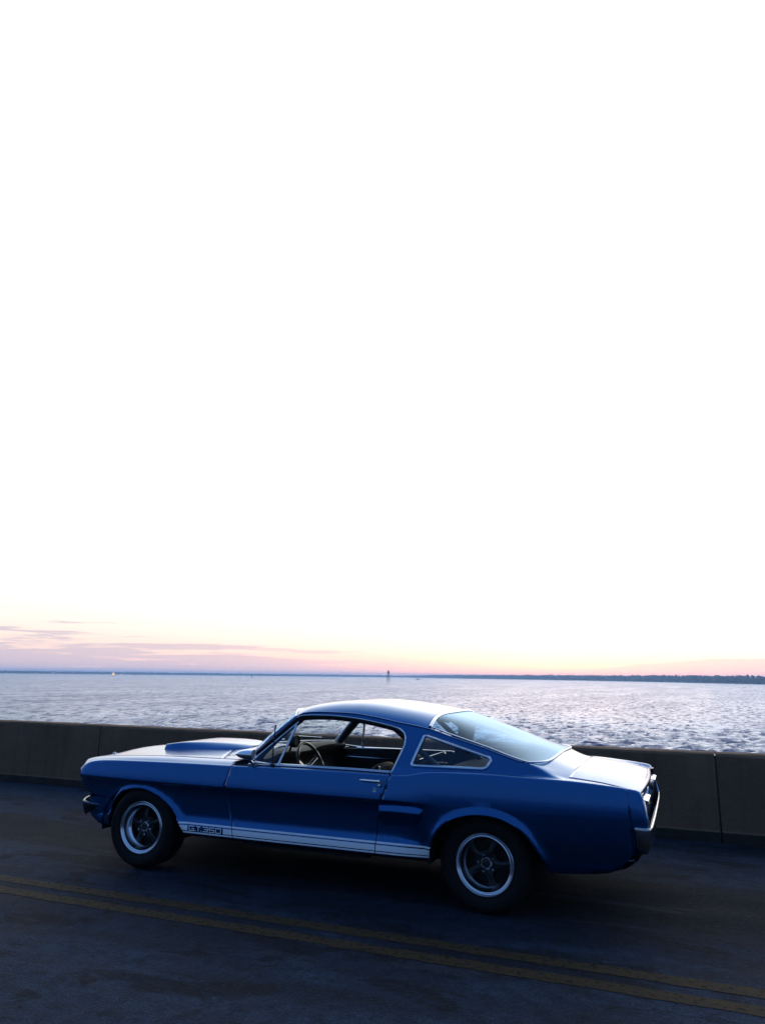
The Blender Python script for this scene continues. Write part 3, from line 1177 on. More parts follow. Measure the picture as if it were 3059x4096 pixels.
def side_panel(name, outline, sgn, m, parent, top_y=None, lift=0.0, thick=.012, sharp=40, top_x=None):
    """a body panel in the side surface, trimmed to an outline in (X,Z); optional strip over the shoulder in to |Y|=top_y"""
    out = resample(outline, .018)
    o2 = []
    for (x, z) in out:
        o2.append((x, zs_map(x, min(z, float(f_zp(x))))))
    xs = np.array(out)[:, 0]
    pts = []
    xsamp = [x for x in np.arange(round(xs.min() / .02) * .02, xs.max(), .02)]
    for x in xsamp:
        if round(float(x), 4) not in _SL:
            _SL[round(float(x), 4)] = s_levels(round(float(x), 4))
        n = len(_SL[round(float(x), 4)])
        for k in range(n):
            pts.append((x, k * .02))
    pts = np.array(pts)
    zz = np.array([sz_map(round(float(x), 4), q) for x, q in pts])
    ex = []
    for arch in (ARCH_F, ARCH_R):
        xa = np.array(arch)
        if xs.max() < xa[:, 0].min() - .1 or xs.min() > xa[:, 0].max() + .1:
            continue
        dd = dist_poly(arch, np.stack([pts[:, 0], zz], 1), closed=False)
        keep = dd > .034
        pts, zz = pts[keep], zz[keep]
        c = np.array([(xa[0] + xa[-1]) / 2])[0] + np.array([0, -.02])
        T = np.gradient(xa, axis=0)
        T /= np.linalg.norm(T, axis=1)[:, None] + 1e-9
        Nn = np.stack([-T[:, 1], T[:, 0]], 1)
        sg = np.sign(((xa - c) * Nn).sum(1))
        Nn *= np.where(sg == 0, 1, sg)[:, None]
        for d_ in (.007, .014, .021, .028):
            for q in xa + Nn * d_:
                if q[1] < float(f_zp(q[0])) - .05:
                    ex.append((q[0], zs_map(q[0], q[1])))
    pts = np.concatenate([pts, np.array(ex)]) if ex else pts
    vv, tr = cdt(o2, pts, (), .004)
    X = vv[:, 0]
    Z = np.array([sz_map(x, s) for x, s in vv])
    Y = Ys(X, Z) + lift
    V = np.stack([X, sgn * Y, Z], 1)
    tr = tr if sgn < 0 else tr[:, ::-1]
    g = Geo().add(V, tr)
    o = g.obj(name, m, parent, True, sharp)
    if thick:
        sheet(o, thick)
    return o


def offset_x(pts, d):
    return [(x + d, z) for x, z in pts]


def zp_line(x0, x1, step=.02, dz=0.0):
    n = max(1, int(abs(x1 - x0) / step))
    return [(x0 + (x1 - x0) * i / n, float(f_zp(x0 + (x1 - x0) * i / n)) - dz) for i in range(n + 1)]


GAPF = [(.833, .90), (.833, .802), (.812, .73), (.798, .661), (.812, .593), (.826, .52), (.838, .466), (.856, .40), (.872, .33), (.880, .284)]
GAPR = [(2.100, .90), (2.099, .81), (2.080, .72), (2.050, .642), (2.030, .56), (2.015, .47), (2.008, .41), (2.003, .34), (2.000, .284)]
G_ = .0022


def gap_at(G, z):
    a = np.array(G)[::-1]
    return float(np.interp(z, a[:, 1], a[:, 0]))


def gapl(G, dx, zlist):
    return [(gap_at(G, z) + dx, z) for z in zlist]


# --- top surfaces
f_zs = pchip([-.80, -.72, -.66, -.60, -.50, -.39, -.17, .10, .25, .55, .75, .95], [.70, .742, .765, .781, .793, .801, .814, .823, .826, .828, .830, .832])
f_zc = pchip([-.80, -.755, -.74, -.70, -.60, -.46, -.17, .2, .5, .8], [.72, .755, .772, .792, .812, .830, .851, .868, .876, .880])
SEAM = .685


def y_in(X):
    return Ys(X, f_zp(X))


def Zt_front(X, Y):
    X, Y = np.asarray(X, float), np.abs(np.asarray(Y, float))
    zs, zc = f_zs(X), f_zc(X)
    zh = zs + (zc - zs) * (.30 * (1 - np.clip(Y / SEAM, 0, 1) ** 1.7) + .70 * np.exp(-(Y / .30) ** 2) * (1 - np.clip(Y / SEAM, 0, 1) ** 4))
    yi, zp = y_in(X), f_zp(X)
    t = np.clip((yi - Y) / np.maximum(yi - SEAM, .01), 0, 1)
    zf = zp + (zs - zp) * (1 - (1 - t) ** 2)
    return np.where(Y < SEAM, zh, zf)


f_dc = pchip([2.9, 3.05, 3.14, 3.22, 3.31, 3.48, 3.60, 3.68, 3.71, 3.74], [1.02, .972, .936, .908, .887, .862, .838, .812, .797, .775])
f_dv = pchip([2.9, 3.14, 3.28, 3.47, 3.57, 3.65, 3.70, 3.74], [.85, .842, .832, .816, .800, .786, .778, .765])
VAL = .70


def Zt_rear(X, Y):
    """tail deck: crowned lid, shallow valley, rising again to the shoulder fin"""
    X, Y = np.asarray(X, float), np.abs(np.asarray(Y, float))
    n = 15.0 - 12.6 * sstep(3.03, 3.28, X) ** .6
    zc, zv = f_dc(X), f_dv(X)
    zl = zv + (zc - zv) * np.clip(1 - np.clip(Y / .785, 0, 1) ** n, 0, 1)
    yi, zp = y_in(X), f_zp(X)
    t = np.clip((Y - VAL) / np.maximum(yi - VAL, .02), 0, 1)
    fin = (zp - zv) * t * t * (3 - 2 * t) * 1.0
    return np.where(t > 0, zl * 1.0 + fin, zl) - np.where(t > 0, (zc - zv) * np.clip(1 - np.clip(Y / .785, 0, 1) ** n, 0, 1) * t, 0)


def top_patch(outline, zf, step=.03, lift=0.0, extra=()):
    out = resample(outline, .02)
    a = np.array(out)
    pts = [(x, y) for x in np.arange(a[:, 0].min(), a[:, 0].max() + step, step) for y in np.arange(a[:, 1].min(), a[:, 1].max() + step, step)]
    pts += list(extra)
    vv, tr = cdt(out, pts, (), step * .3)
    Z = zf(vv[:, 0], vv[:, 1]) + lift
    return np.stack([vv[:, 0], vv[:, 1], Z], 1), tr


def panel_top(name, outline, zf, m, parent, step=.03, thick=.012, lift=0.0, sharp=40):
    V, F = top_patch(outline, zf, step, lift)
    o = Geo().add(V, F).obj(name, m, parent, True, sharp)
    if thick:
        sheet(o, thick)
    return o


def strip_top(name, x0, x1, sgn, inner_y, zf, m, parent, drop=.004, thick=.012, n_in=10, xcut=None):
    """strip from the shoulder inwards to inner_y(x)"""
    n = max(1, int(abs(x1 - x0) / .02))
    xs = [x0 + (x1 - x0) * i / (2 * n) for i in range(2 * n + 1)]
    if xcut is not None:
        xs = [x for x in xs if (x >= xcut[0] and x <= xcut[1])]
    rows = []
    for x in xs:
        yo = float(y_in(x))
        yi = inner_y(x)
        row = []
        for k in range(n_in + 1):
            t = (k / n_in)
            y = yo + (yi - yo) * t
            z = float(zf(x, y)) if k else float(f_zp(x))
            row.append((x, sgn * y, z))
        rows.append(row)
    g = Geo().grid(rows)
    if sgn > 0:
        g.f = [q[::-1] for q in g.f]
    g.f = [q[::-1] for q in g.f]
    o = g.obj(name, m, parent, True, 40)
    return o


def weld_into(o, other):
    """merge 'other' into o as one mesh and weld the shared border"""
    bm = bmesh.new()
    bm.from_mesh(o.data)
    bm.from_mesh(other.data)
    bmesh.ops.remove_doubles(bm, verts=bm.verts, dist=.0022)
    bmesh.ops.recalc_face_normals(bm, faces=bm.faces)
    sg = sum(f.normal.y * f.calc_center_median().y * f.calc_area() for f in bm.faces)
    if sg < 0:
        bmesh.ops.reverse_faces(bm, faces=bm.faces)
    bm.to_mesh(o.data)
    bm.free()
    bpy.data.objects.remove(other)
    o.data.polygons.foreach_set('use_smooth', [True] * len(o.data.polygons))
    o.data.set_sharp_from_angle(angle=math.radians(42))


PAR = {}


def build_sides():
    for sgn in (-1, 1):
        # ---- front fender
        out = zp_line(-.652, gap_at(GAPF, .803) - G_)
        out += gapl(GAPF, -G_, [.78, .74, .70, .661, .62, .593, .55, .50, .45, .40, .35, .31, .284])
        out += [(.47, .284)] + ARCH_F[::-1]
        out += [(-.36, .293), (-.41, .31), (-.445, .36), (-.470, .43), (-.49, .495), (-.515, .512), (-.583, .545), (-.625, .582), (-.640, .608), (-.647, .64), (-.652, .673)]
        o = side_panel('front_fender', out, sgn, M['paint'], CAR)
        xe = gap_at(GAPF, .803) - G_
        s = strip_top('front_fender_top', -.652, xe, sgn, lambda x: SEAM + .002, Zt_front, M['paint'], CAR, xcut=(-.592, 9))
        weld_into(o, s)
        strip_top('fender_nose', -.652, xe, sgn, lambda x: SEAM - .004, Zt_front, M['paint'], o, xcut=(-9, -.588))
        PAR['fender', sgn] = o
        # ---- door skin
        zl = [.78, .74, .70, .661, .62, .593, .55, .50, .45, .40, .35, .31, .284]
        out = zp_line(gap_at(GAPF, .803) + G_, gap_at(GAPR, .81) - G_) + gapl(GAPR, -G_, zl) + gapl(GAPF, G_, zl[::-1])
        o = side_panel('door', out, sgn, M['paint'], CAR)
        s = strip_top('door_top', gap_at(GAPF, .803) + G_, gap_at(GAPR, .81) - G_, sgn, lambda x: .775, lambda x, y: float(f_zp(x)) + .002, M['paint'], CAR, n_in=4)
        weld_into(o, s)
        PAR['door', sgn] = o
        # ---- rear quarter
        out = zp_line(gap_at(GAPR, .81) + G_, 3.628) + [(3.631, .80), (3.638, .686), (3.645, .548), (3.648, .445)]
        out += [(3.62, .41), (3.575, .367), (3.54, .343), (3.50, .326), (3.44, .316), (3.377, .309), (3.23, .297)] + ARCH_R[::-1] + [(2.36, .284)]
        out += gapl(GAPR, G_, zl[::-1])
        o = side_panel('quarter_panel', out, sgn, M['paint'], CAR)
        s = strip_top('qtop', gap_at(GAPR, .81) + G_, 3.628, sgn, lambda x: .765 if x < 3.0 else (.800 if x < 3.262 else VAL + .004), lambda x, y: float(f_zp(x)) - .002 if x < 3.262 else float(Zt_rear(x, y)), M['paint'], CAR)
        weld_into(o, s)
        PAR['quarter', sgn] = o
        # ---- quarter extension (tail cap)
        out = zp_line(3.6305, 3.712) + [(3.716, .76), (3.727, .692), (3.742, .60), (3.742, .50), (3.705, .46), (3.6505, .440), (3.6475, .548), (3.6405, .686), (3.6335, .80)]
        o = side_panel('quarter_extension', out, sgn, M['paint'], CAR)
        s = strip_top('etop', 3.6305, 3.712, sgn, lambda x: VAL + .004, Zt_rear, M['paint'], CAR)
        weld_into(o, s)
        PAR['ext', sgn] = o


build_sides()


def build_stripes():
    bands = [(.3115, .3215), (.3275, .3640), (.3725, .3850)]
    for sgn in (-1, 1):
        # x range by panel at a given z
        arch_hi_f = lambda z: float(np.interp(z, [.286, .325, .372], [.445, .425, .393])) + .004
        arch_lo_r = lambda z: float(np.interp(z, [.286, .345, .445], [2.375, 2.385, 2.418])) - .004
        segs = [('fender', lambda z: arch_hi_f(z), lambda z: gap_at(GAPF, z) - G_ - .001),
                ('door', lambda z: gap_at(GAPF, z) + G_ + .001, lambda z: gap_at(GAPR, z) - G_ - .001),
                ('quarter', lambda z: gap_at(GAPR, z) + G_ + .001, arch_lo_r)]
        for key, fa, fb in segs:
            g = Geo()
            for bi, (z0, z1) in enumerate(bands):
                parts = [(0.0, 1.0)]
                spans = []
                zmid = (z0 + z1) / 2
                if key == 'fender' and bi == 1:
                    spans = [(None, .472), (.790, None)]
                else:
                    spans = [(None, None)]
                for (a, c) in spans:
                    rows = []
                    for z in np.linspace(z0, z1, 4):
                        xa = fa(z) if a is None else a
                        xb = fb(z) if c is None else c
                        rows.append([(x, sgn * (float(Ys(x, z)) + .0016), z) for x in np.linspace(xa, xb, 26)])
                    gg = Geo().grid(rows)
                    if sgn < 0:
                        gg.f = [q[::-1] for q in gg.f]
                    g.add(gg.v, gg.f)
            o = g.obj('stripe', M['stripe'], PAR[key, sgn], True, 40)
        # lettering on the fender stripe: block characters, each stroke a raised vinyl patch
        hz0, hz1 = .3275, .3640
        st = .0062

        def rect(x0, z0, x1, z1, g):
            rows = [[(x, sgn * (float(Ys(x, z)) + .0018), z) for x in np.linspace(x0, x1, 4)] for z in (z0, z1)]
            gg = Geo().grid(rows)
            gg.f = [q[::-1] for q in gg.f] if sgn < 0 else gg.f
            g.add(gg.v, gg.f)
        g = Geo()
        H = hz1 - hz0
        zm = (hz0 + hz1) / 2

        def glyph(ch, x0, w):
            x1 = x0 + w
            def R(a, b_, c, d):
                # mirrored side reads left to right as well
                if sgn > 0:
                    a, c = 2 * cx - c, 2 * cx - a
                rect(a, b_, c, d, g)
            T = st
            if ch == 'G':
                R(x0, hz0, x0 + T, hz1); R(x0 + T, hz1 - T, x1, hz1); R(x0 + T, hz0, x1, hz0 + T); R(x1 - T, hz0 + T, x1, zm + T * .3); R(x0 + w * .52, zm - T * .7, x1 - T, zm + T * .3)
            elif ch == 'T':
                R(x0, hz1 - T, x1, hz1); R((x0 + x1) / 2 - T / 2, hz0, (x0 + x1) / 2 + T / 2, hz1 - T)
            elif ch == '.':
                R(x0, hz0, x0 + T * 1.15, hz0 + T * 1.15)
            elif ch == '3':
                R(x0, hz1 - T, x1 - T, hz1); R(x0, hz0, x1 - T, hz0 + T); R(x0 + w * .3, zm - T / 2, x1 - T, zm + T / 2); R(x1 - T, hz0, x1, hz1)
            elif ch == '5':
                R(x0, hz1 - T, x1, hz1); R(x0, zm - T / 2, x0 + T, hz1 - T); R(x0 + T, zm - T / 2, x1 - T, zm + T / 2); R(x1 - T, hz0, x1, zm + T / 2); R(x0, hz0, x1 - T, hz0 + T)
            elif ch == '0':
                R(x0, hz0, x0 + T, hz1); R(x1 - T, hz0, x1, hz1); R(x0 + T, hz1 - T, x1 - T, hz1); R(x0 + T, hz0, x1 - T, hz0 + T)
        cx = .631
        for ch, x0, w in (('G', .484, .049), ('.', .540, .01), ('T', .550, .040), ('.', .592, .01), ('3', .610, .047), ('5', .666, .049), ('0', .724, .049)):
            glyph(ch, x0, w)
        g.obj('lettering', M['stripe'], PAR['fender', sgn], True, 40)


build_stripes()


def build_scoops():
    """moulded brake scoop behind each door: rounded upper lip, hollow face falling away below"""
    out = round_poly([(2.034, .621), (2.30, .626), (2.352, .610), (2.335, .57), (2.262, .405), (2.016, .405), (2.030, .52)], [.004, .03, .02, .02, .04, .01, .02])
    for sgn in (-1, 1):
        def bump(X, Z):
            P = np.stack([X, Z], 1)
            d = dist_poly(out, P)
            ztop = np.interp(X, [2.03, 2.30, 2.35], [.622, .626, .610])
            dz = ztop - Z
            # lip: rises quickly below the top edge, stays proud, then falls back into the hollow
            lip = np.interp(dz, [0, .006, .02, .036, .046, .054, .07, .10, .14, .22], [0, .008, .018, .026, .028, .026, .018, .006, -.001, -.004])
            rear = np.interp(2.352 - .40 * np.clip(.60 - Z, 0, .3) - X, [0, .006, .015, .03, .05], [0, .35, .65, .9, 1])
            # front mouth is open: stands off the door line straight away
            front = np.interp(X - 2.0, [.02, .04], [.75, 1])
            low = np.interp(Z - .405, [0, .03], [0, 1])
            return lip * rear * low * front
        xs = np.arange(2.0, 2.37, .008)
        pts = [(x, z) for x in xs for z in np.concatenate([np.arange(.41, .56, .012), np.arange(.56, .63, .004)])]
        vv, tr = cdt(resample(out, .008), pts, (), .002)
        Y = Ys(vv[:, 0], vv[:, 1]) + bump(vv[:, 0], vv[:, 1])
        V = np.stack([vv[:, 0], sgn * Y, vv[:, 1]], 1)
        tr = tr if sgn < 0 else tr[:, ::-1]
        o = Geo().add(V, tr).obj('side_scoop', M['paint'], CAR, True, 60)
        md = o.modifiers.new('sheet', 'SOLIDIFY')
        md.thickness = .006
        md.offset = -1.0


build_scoops()


def build_hood():
    lead = lambda y: -.752 + .105 * (abs(y) / SEAM) ** 2.2
    rear = lambda y: .40 + .25 * (abs(y) / SEAM) ** 1.35
    ys = np.linspace(-SEAM + .003, SEAM - .003, 41)
    out = [(lead(y), y) for y in ys] + [(rear(y), y) for y in ys[::-1]]
    hood = panel_top('hood', out, Zt_front, M['paint'], CAR, .035)
    PAR['hood'] = hood
    # front lip of the hood turned down
    rows = []
    for y in ys:
        x = lead(y)
        z = float(Zt_front(x, y))
        rows.append([(x, y, z), (x - .008, y, z - .008), (x - .010, y, z - .022), (x - .004, y, z - .035), (x + .02, y, z - .038)])
    Geo().grid(rows).obj('hood_lip', M['paint'], hood, True, 50)
    # cowl behind the hood
    out = [(rear(y) + .005, y) for y in ys] + [(.80 + .15 * (abs(y) / SEAM) ** 2, y) for y in ys[::-1]]
    cowl = panel_top('cowl', out, lambda X, Y: Zt_front(X, Y), M['paint'], CAR, .035)
    for s in (-1, 1):
        out = [(.826, s * .684), (1.02, s * .684), (1.02, s * .782), (.826, s * .782)]
        panel_top('cowl_side', out if s > 0 else out[::-1], lambda X, Y: f_zp(X) + .004 + .02 * np.clip((.78 - np.abs(Y)) / .1, 0, 1), M['paint'], CAR, .03, 0)
    # hood scoop: low moulded box open to the front
    L = [(-.206, .294, 0, .012), (-.203, .298, 0, .020), (-.196, .300, 0, .024), (-.12, .302, 0, .030), (-.07, .303, 0, .034), (-.03, .303, 0, .036), (.0, .303, 0, .037), (.15, .302, 0, .036), (.30, .297, 0, .032), (.42, .285, 0, .025), (.49, .262, 0, .017), (.55, .22, 0, .007), (.585, .17, 0, .002)]
    rows = []
    for (x, w, b_, h) in L:
        zc = float(Zt_front(x, 0.0))
        iq = .28 + .72 * float(sstep(-.18, .25, x))
        row = []
        for y, k in ((-w - .006, -1), (-w - .001, .03), (-w + .028 * iq, .42), (-w + .056 * iq, .76), (-w + .078 * iq, .92), (-w + .105 * iq, .98), (-w * .6, .99), (0, 1.0), (w * .6, .99), (w - .105 * iq, .98), (w - .078 * iq, .92), (w - .056 * iq, .76), (w - .028 * iq, .42), (w + .001, .03), (w + .006, -1)):
            zb = float(Zt_front(x, y))
            z = zb - .004 if k < 0 else zb + (zc + h - zb) * k
            row.append((x, y, z))
        rows.append(row)
    g = Geo().grid(rows)
    sc = g.obj('hood_scoop', M['paint'], hood, True, 50)
    # dark mouth
    x, w, _, h = L[1]
    f = [p for p in rows[1][1:-1]]
    Geo().add(f, [tuple(range(len(f)))]).obj('scoop_mouth', M['black'], hood, False)
    # hood pin near the front corners
    for s in (-1, 1):
        px_, py_ = -.56, s * .50
        z = float(Zt_front(px_, py_))
        g = Geo().lathe([(.017, 0), (.017, .003), (.006, .004), (.005, .014), (.0, .016)], (px_, py_, z), 'Z', 16)
        g.tube([(px_ - .022, py_, z + .008), (px_ + .028, py_, z + .008)], .0026, 6)
        g.obj('hood_pin', M['chrome'], hood, True, 40)


build_hood()

# --- greenhouse -------------------------------------------------------------
gs = lambda z: .79 - .47 * (np.asarray(z, float) - .82)
DRIP = [(1.228, 1.128), (1.249, 1.151), (1.283, 1.174), (1.323, 1.188), (1.39, 1.194), (1.478, 1.197), (1.683, 1.195), (1.886, 1.176), (2.085, 1.145), (2.326, 1.108), (2.475, 1.068), (2.743, 1.001), (2.916, .950), (2.998, .929), (3.062, .918), (3.16, .905)]
f_zr = pchip([p[0] for p in DRIP], [p[1] for p in DRIP])
f_rc = pchip([1.00, 1.08, 1.157, 1.25, 1.383, 1.5, 1.6, 1.7, 1.8, 1.93, 2.006, 2.1, 2.222, 2.42, 2.633, 2.83, 3.02, 3.14, 3.25],
             [1.158, 1.184, 1.206, 1.230, 1.256, 1.270, 1.276, 1.277, 1.272, 1.260, 1.250, 1.238, 1.219, 1.173, 1.107, 1.036, .978, .936, .90])


def yr(X):
    return gs(f_zr(X))


def Zroof(X, Y):
    X, Y = np.asarray(X, float), np.abs(np.asarray(Y, float))
    n = 5.6 - 1.8 * sstep(2.2, 2.7, X) - 1.6 * sstep(2.78, 3.05, X)
    t = np.clip(Y / yr(X), 0, 1)
    z = f_zr(X) + (f_rc(X) - f_zr(X)) * np.clip(1 - t ** n, 0, 1)
    return z


def head_x(y):                      # windscreen header line
    return 1.105 + .145 * (abs(y) / .635) ** 2.2


def build_greenhouse():
    # roof skin: from header to the top of the rear window
    nu, nv = 56, 48
    rows = []
    for i in range(nv + 1):
        v = i / nv
        row = []
        for j in range(nu + 1):
            u = -1 + 2 * j / nu
            u = math.copysign(1 - (1 - abs(u)) ** 1.6, u)
            # iterate for y at this x
            y = u * .63
            for _ in range(4):
                x0 = head_x(min(abs(y), .634))
                x = x0 + (2.322 - x0) * v
                y = u * float(yr(x))
            z = float(Zroof(x, y))
            row.append((x, y, z))
        rows.append(row)
    g = Geo().grid(rows)
    g.f = [q for q in g.f]
    roof = g.obj('roof', [M['paint'], M['headliner']], CAR, True, 50)
    if roof.data.polygons[len(roof.data.polygons) // 2].normal.z < 0:
        roof.data.flip_normals()
    md = roof.modifiers.new('sheet', 'SOLIDIFY')
    md.thickness = .030
    md.offset = -1.0
    md.material_offset = 1
    PAR['roof'] = roof
    # side frame with the door glass opening and the quarter window hole
    for sgn in (-1, 1):
        top = [(x, float(f_zr(x))) for x in np.arange(1.26, 3.04, .025)]
        out = [(1.245, 1.150)] + top + [(3.045, .914), (3.05, .89), (3.05, .87), (3.05, .825), (2.9, .825), (2.40, .815), (2.25, .806), (2.098, .803)]
        dlo = smooth_closed([(2.098, .815), (2.127, .889), (2.160, .985), (2.166, 1.03), (2.156, 1.066), (2.128, 1.090), (2.09, 1.107), (1.994, 1.127), (1.792, 1.157), (1.587, 1.1725), (1.45, 1.1735), (1.36, 1.1715), (1.30, 1.1655), (1.275, 1.156), (1.262, 1.146)], .012, False)
        out += dlo
        qw = round_poly([(2.302, 1.066), (2.772, .948), (2.790, .93), (2.755, .876), (2.232, .871)], [.022, .02, .02, .035, .022])
        PAR['qw'] = qw
        PAR['dlo'] = dlo
        a = np.array(out)
        pts = [(x, z) for x in np.arange(a[:, 0].min(), a[:, 0].max(), .022) for z in np.arange(a[:, 1].min(), a[:, 1].max(), .022)]
        qin = [(x, z) for x, z in qw]
        vv, tr = cdt(resample(out, .02), pts, [resample(qin, .02)], .007)
        Y = gs(vv[:, 1]) + .014 * np.clip((.875 - vv[:, 1]) / .05, 0, 1) ** 2
        # the sail fairs in to the deck at the very rear
        Y = Y + .012 * np.sin(np.clip((vv[:, 1] - .85) / .3, 0, 1) * math.pi) * sstep(2.05, 2.3, vv[:, 0])
        V = np.stack([vv[:, 0], sgn * Y, vv[:, 1]], 1)
        o = Geo().add(V, tr if sgn < 0 else tr[:, ::-1]).obj('side_frame', [M['paint'], M['headliner']], CAR, True, 45)
        Vi = V.copy()
        Vi[:, 1] -= sgn * .026
        Geo().add(Vi, tr[:, ::-1] if sgn < 0 else tr).obj('frame_lining', M['headliner'], o, True, 45)
        PAR['frame', sgn] = o
        ysail = lambda z, x: float(gs(z) + .012 * math.sin(min(max((z - .85) / .3, 0), 1) * math.pi) * sstep(2.05, 2.3, x))
        # drip moulding along the roof edge
        path = [(x, sgn * (ysail(float(f_zr(x)), x) + .004), float(f_zr(x)) - .001) for x in list(np.arange(1.25, 3.02, .03))]
        Geo().tube(path, .0058, 8).obj('drip_rail', M['paint'], o)
        # bright reveal round the door opening
        path = [(x, sgn * (float(gs(z)) + .005), z) for x, z in dlo]
        Geo().tube(path, .0062, 8).obj('window_reveal', M['trim'], o)
        path = [(x - .004 if z < 1.0 else x, sgn * (float(gs(z)) - .014), z - (.012 if z > 1.06 else .0)) for x, z in dlo]
        Geo().tube(path, .012, 8).obj('weatherstrip', M['rubber_and_gap_shade'], o)
        # bright frame round the quarter window, with its pane
        q = [(x, sgn * (ysail(z, x) + .003), z) for x, z in resample(qw, .02)]
        Geo().tube(q, .0105, 8, closed=True).obj('window_frame', M['trim'], o)
        gk = [(x, sgn * (ysail(z, x) - .010), z) for x, z in resample(qw, .02)]
        Geo().tube(gk, .012, 6, closed=True).obj('window_gasket', M['rubber_and_gap_shade'], o)
        vq, tq = cdt(resample(qw, .03), [(x, z) for x in np.arange(2.2, 2.8, .03) for z in np.arange(.86, 1.08, .03)], (), .008)
        Vq = np.stack([vq[:, 0], sgn * (np.array([ysail(z, x) for x, z in vq]) - .006), vq[:, 1]], 1)
        Geo().add(Vq, tq if sgn < 0 else tq[:, ::-1]).obj('quarter_window', M['glass'], o)


build_greenhouse()


def build_screens():
    # windscreen: bowed sheet between the cowl and the header
    base = lambda u: (.69 + .245 * abs(u) ** 1.75, u * .745, .872 + .022 * (1 - abs(u) ** 2))
    nu, nv = 30, 12
    rows, fr = [], []
    for j in range(nu + 1):
        u = -1 + 2 * j / nu
        b0 = np.array(base(u))
        y = u * .632
        x = head_x(y)
        t0 = np.array((x, y, float(Zroof(max(x, 1.0), y))))
        rows.append([tuple(b0 + (t0 - b0) * (i / nv) + np.array((-.008, 0, .008)) * (1 - .8 * abs(u)) * math.sin(math.pi * i / nv)) for i in range(nv + 1)])
    o = Geo().grid(rows).obj('windscreen', M['glass'], CAR)
    edge = rows[0] + [r[-1] for r in rows[1:-1]] + rows[-1][::-1] + [r[0] for r in rows[1:-1]][::-1]
    Geo().tube(edge, .0065, 8, closed=True).obj('windscreen_trim', M['trim'], o)
    for sgn, col in ((-1, rows[0]), (1, rows[-1])):
        # painted pillar just behind the screen edge, with its dark inner face
        a = [np.array(p) for p in col]
        P0 = a[0] + np.array((.012, 0, -.03))
        path = [P0 + (a[-1] + np.array((.014, 0, .0)) - P0) * t for t in np.linspace(0, 1, 10)]
        path = [p + np.array((-.010, 0, .010)) * math.sin(math.pi * k / 9) for k, p in enumerate(path)]
        Geo().tube([tuple(p) for p in path], .019, 10, flat=1.0).obj('windscreen_pillar', M['paint'], CAR)
        path2 = [tuple(p + np.array((.022, -sgn * .022, -.012))) for p in path]
        Geo().tube(path2, .026, 8).obj('pillar_trim', M['headliner'], CAR)
        # vent window: bright front frame, bright rear post, small pane
        fr_lo, fr_hi = np.array((.985, sgn * .776, .850)), np.array((1.284, sgn * .648, 1.120))
        ps_lo, ps_hi = np.array((1.197, sgn * .787, .818)), np.array((1.272, sgn * .659, 1.096))
        v = Geo().tube([tuple(fr_lo), tuple(fr_hi)], .0085, 8)
        vw = v.obj('vent_window_frame', M['trim'], PAR['door', sgn])
        Geo().tube([tuple(fr_lo + np.array((-.028, 0, .010))), tuple(fr_hi + np.array((-.022, 0, .022)))], .010, 8).obj('weatherstrip', M['rubber_and_gap_shade'], PAR['door', sgn])
        Geo().tube([tuple(ps_lo), tuple(ps_hi)], .0095, 8).obj('vent_window_post', M['trim'], PAR['door', sgn])
        Geo().tube([(1.00, sgn * .784, .836), (1.197, sgn * .787, .822)], .008, 8).obj('vent_window_sill', M['trim'], PAR['door', sgn])
        pv = [tuple(fr_lo), tuple(fr_hi), tuple(ps_hi), tuple(ps_lo)]
        Geo().add(pv, [(0, 1, 2, 3)]).obj('vent_pane', M['glass'], PAR['door', sgn], False)
        # belt moulding with dark sweep under it
        Geo().tube([(x, sgn * .789, float(f_zp(x)) + .010) for x in np.linspace(.95, 2.085, 24)], .0065, 8).obj('belt_moulding', M['trim'], PAR['door', sgn])
        Geo().tube([(x, sgn * .778, float(f_zp(x)) + .004) for x in np.linspace(.95, 2.085, 24)], .0085, 6).obj('window_sweep', M['rubber_and_gap_shade'], PAR['door', sgn])
    # rear window
    rows = []
    for j in range(41):
        u = -1 + 2 * j / 40
        row = []
        for i in range(29):
            v = i / 28
            xb = 3.138 - .115 * abs(u) ** 7
            x = 2.336 + (xb - 2.336) * v
            y = u * (float(yr(x)) - .014)
            row.append((x, y, float(Zroof(x, y)) + .002))
        rows.append(row)
    o = Geo().grid(rows).obj('rear_window', M['rear_glass'], CAR)
    edge = rows[0] + [r[-1] for r in rows[1:-1]] + rows[-1][::-1] + [r[0] for r in rows[1:-1]][::-1]
    edge = [(x, y, z + .002) for x, y, z in edge]
    n0 = len(rows[0])
    Geo().tube(edge, .0055, 8, closed=True).obj('rear_window_trim', M['trim'], o)
    # broad bright moulding over the top edge
    topm = [(r[0][0] - .006, r[0][1], r[0][2] + .003) for r in rows]
    Geo().tube(topm, .0115, 8).obj('top_moulding', M['trim'], o)
    # deck panel between rear window and lid
    seam = lambda y: 3.305 - .035 * (abs(y) / .7) ** 2
    KA = [(0, .978), (.4, .964), (.66, .933), (.751, .919), (.758, .900), (.775, .858), (.785, .849), (.820, .848)]
    KB = [(0, .887), (.4, .877), (.60, .850), (.70, .832), (.735, .833), (.765, .836), (.79, .839), (.820, .841)]

    def Zdeck(x, y):
        k = float(sstep(3.02, 3.31, x)) ** .8
        kn = [((1 - k) * p[0] + k * q[0], (1 - k) * p[1] + k * q[1]) for p, q in zip(KA, KB)]
        z = float(pchip([p[0] for p in kn], [p[1] for p in kn])(abs(y)))
        # follow the crown of the rear window where the two meet
        zz = float(f_dc(x)) - .978 if k <= 0 else 0
        return z
    ys = list(np.linspace(0, .62, 12)) + list(np.linspace(.65, .819, 20))
    ys = [-y for y in ys[:0:-1]] + ys
    rows = []
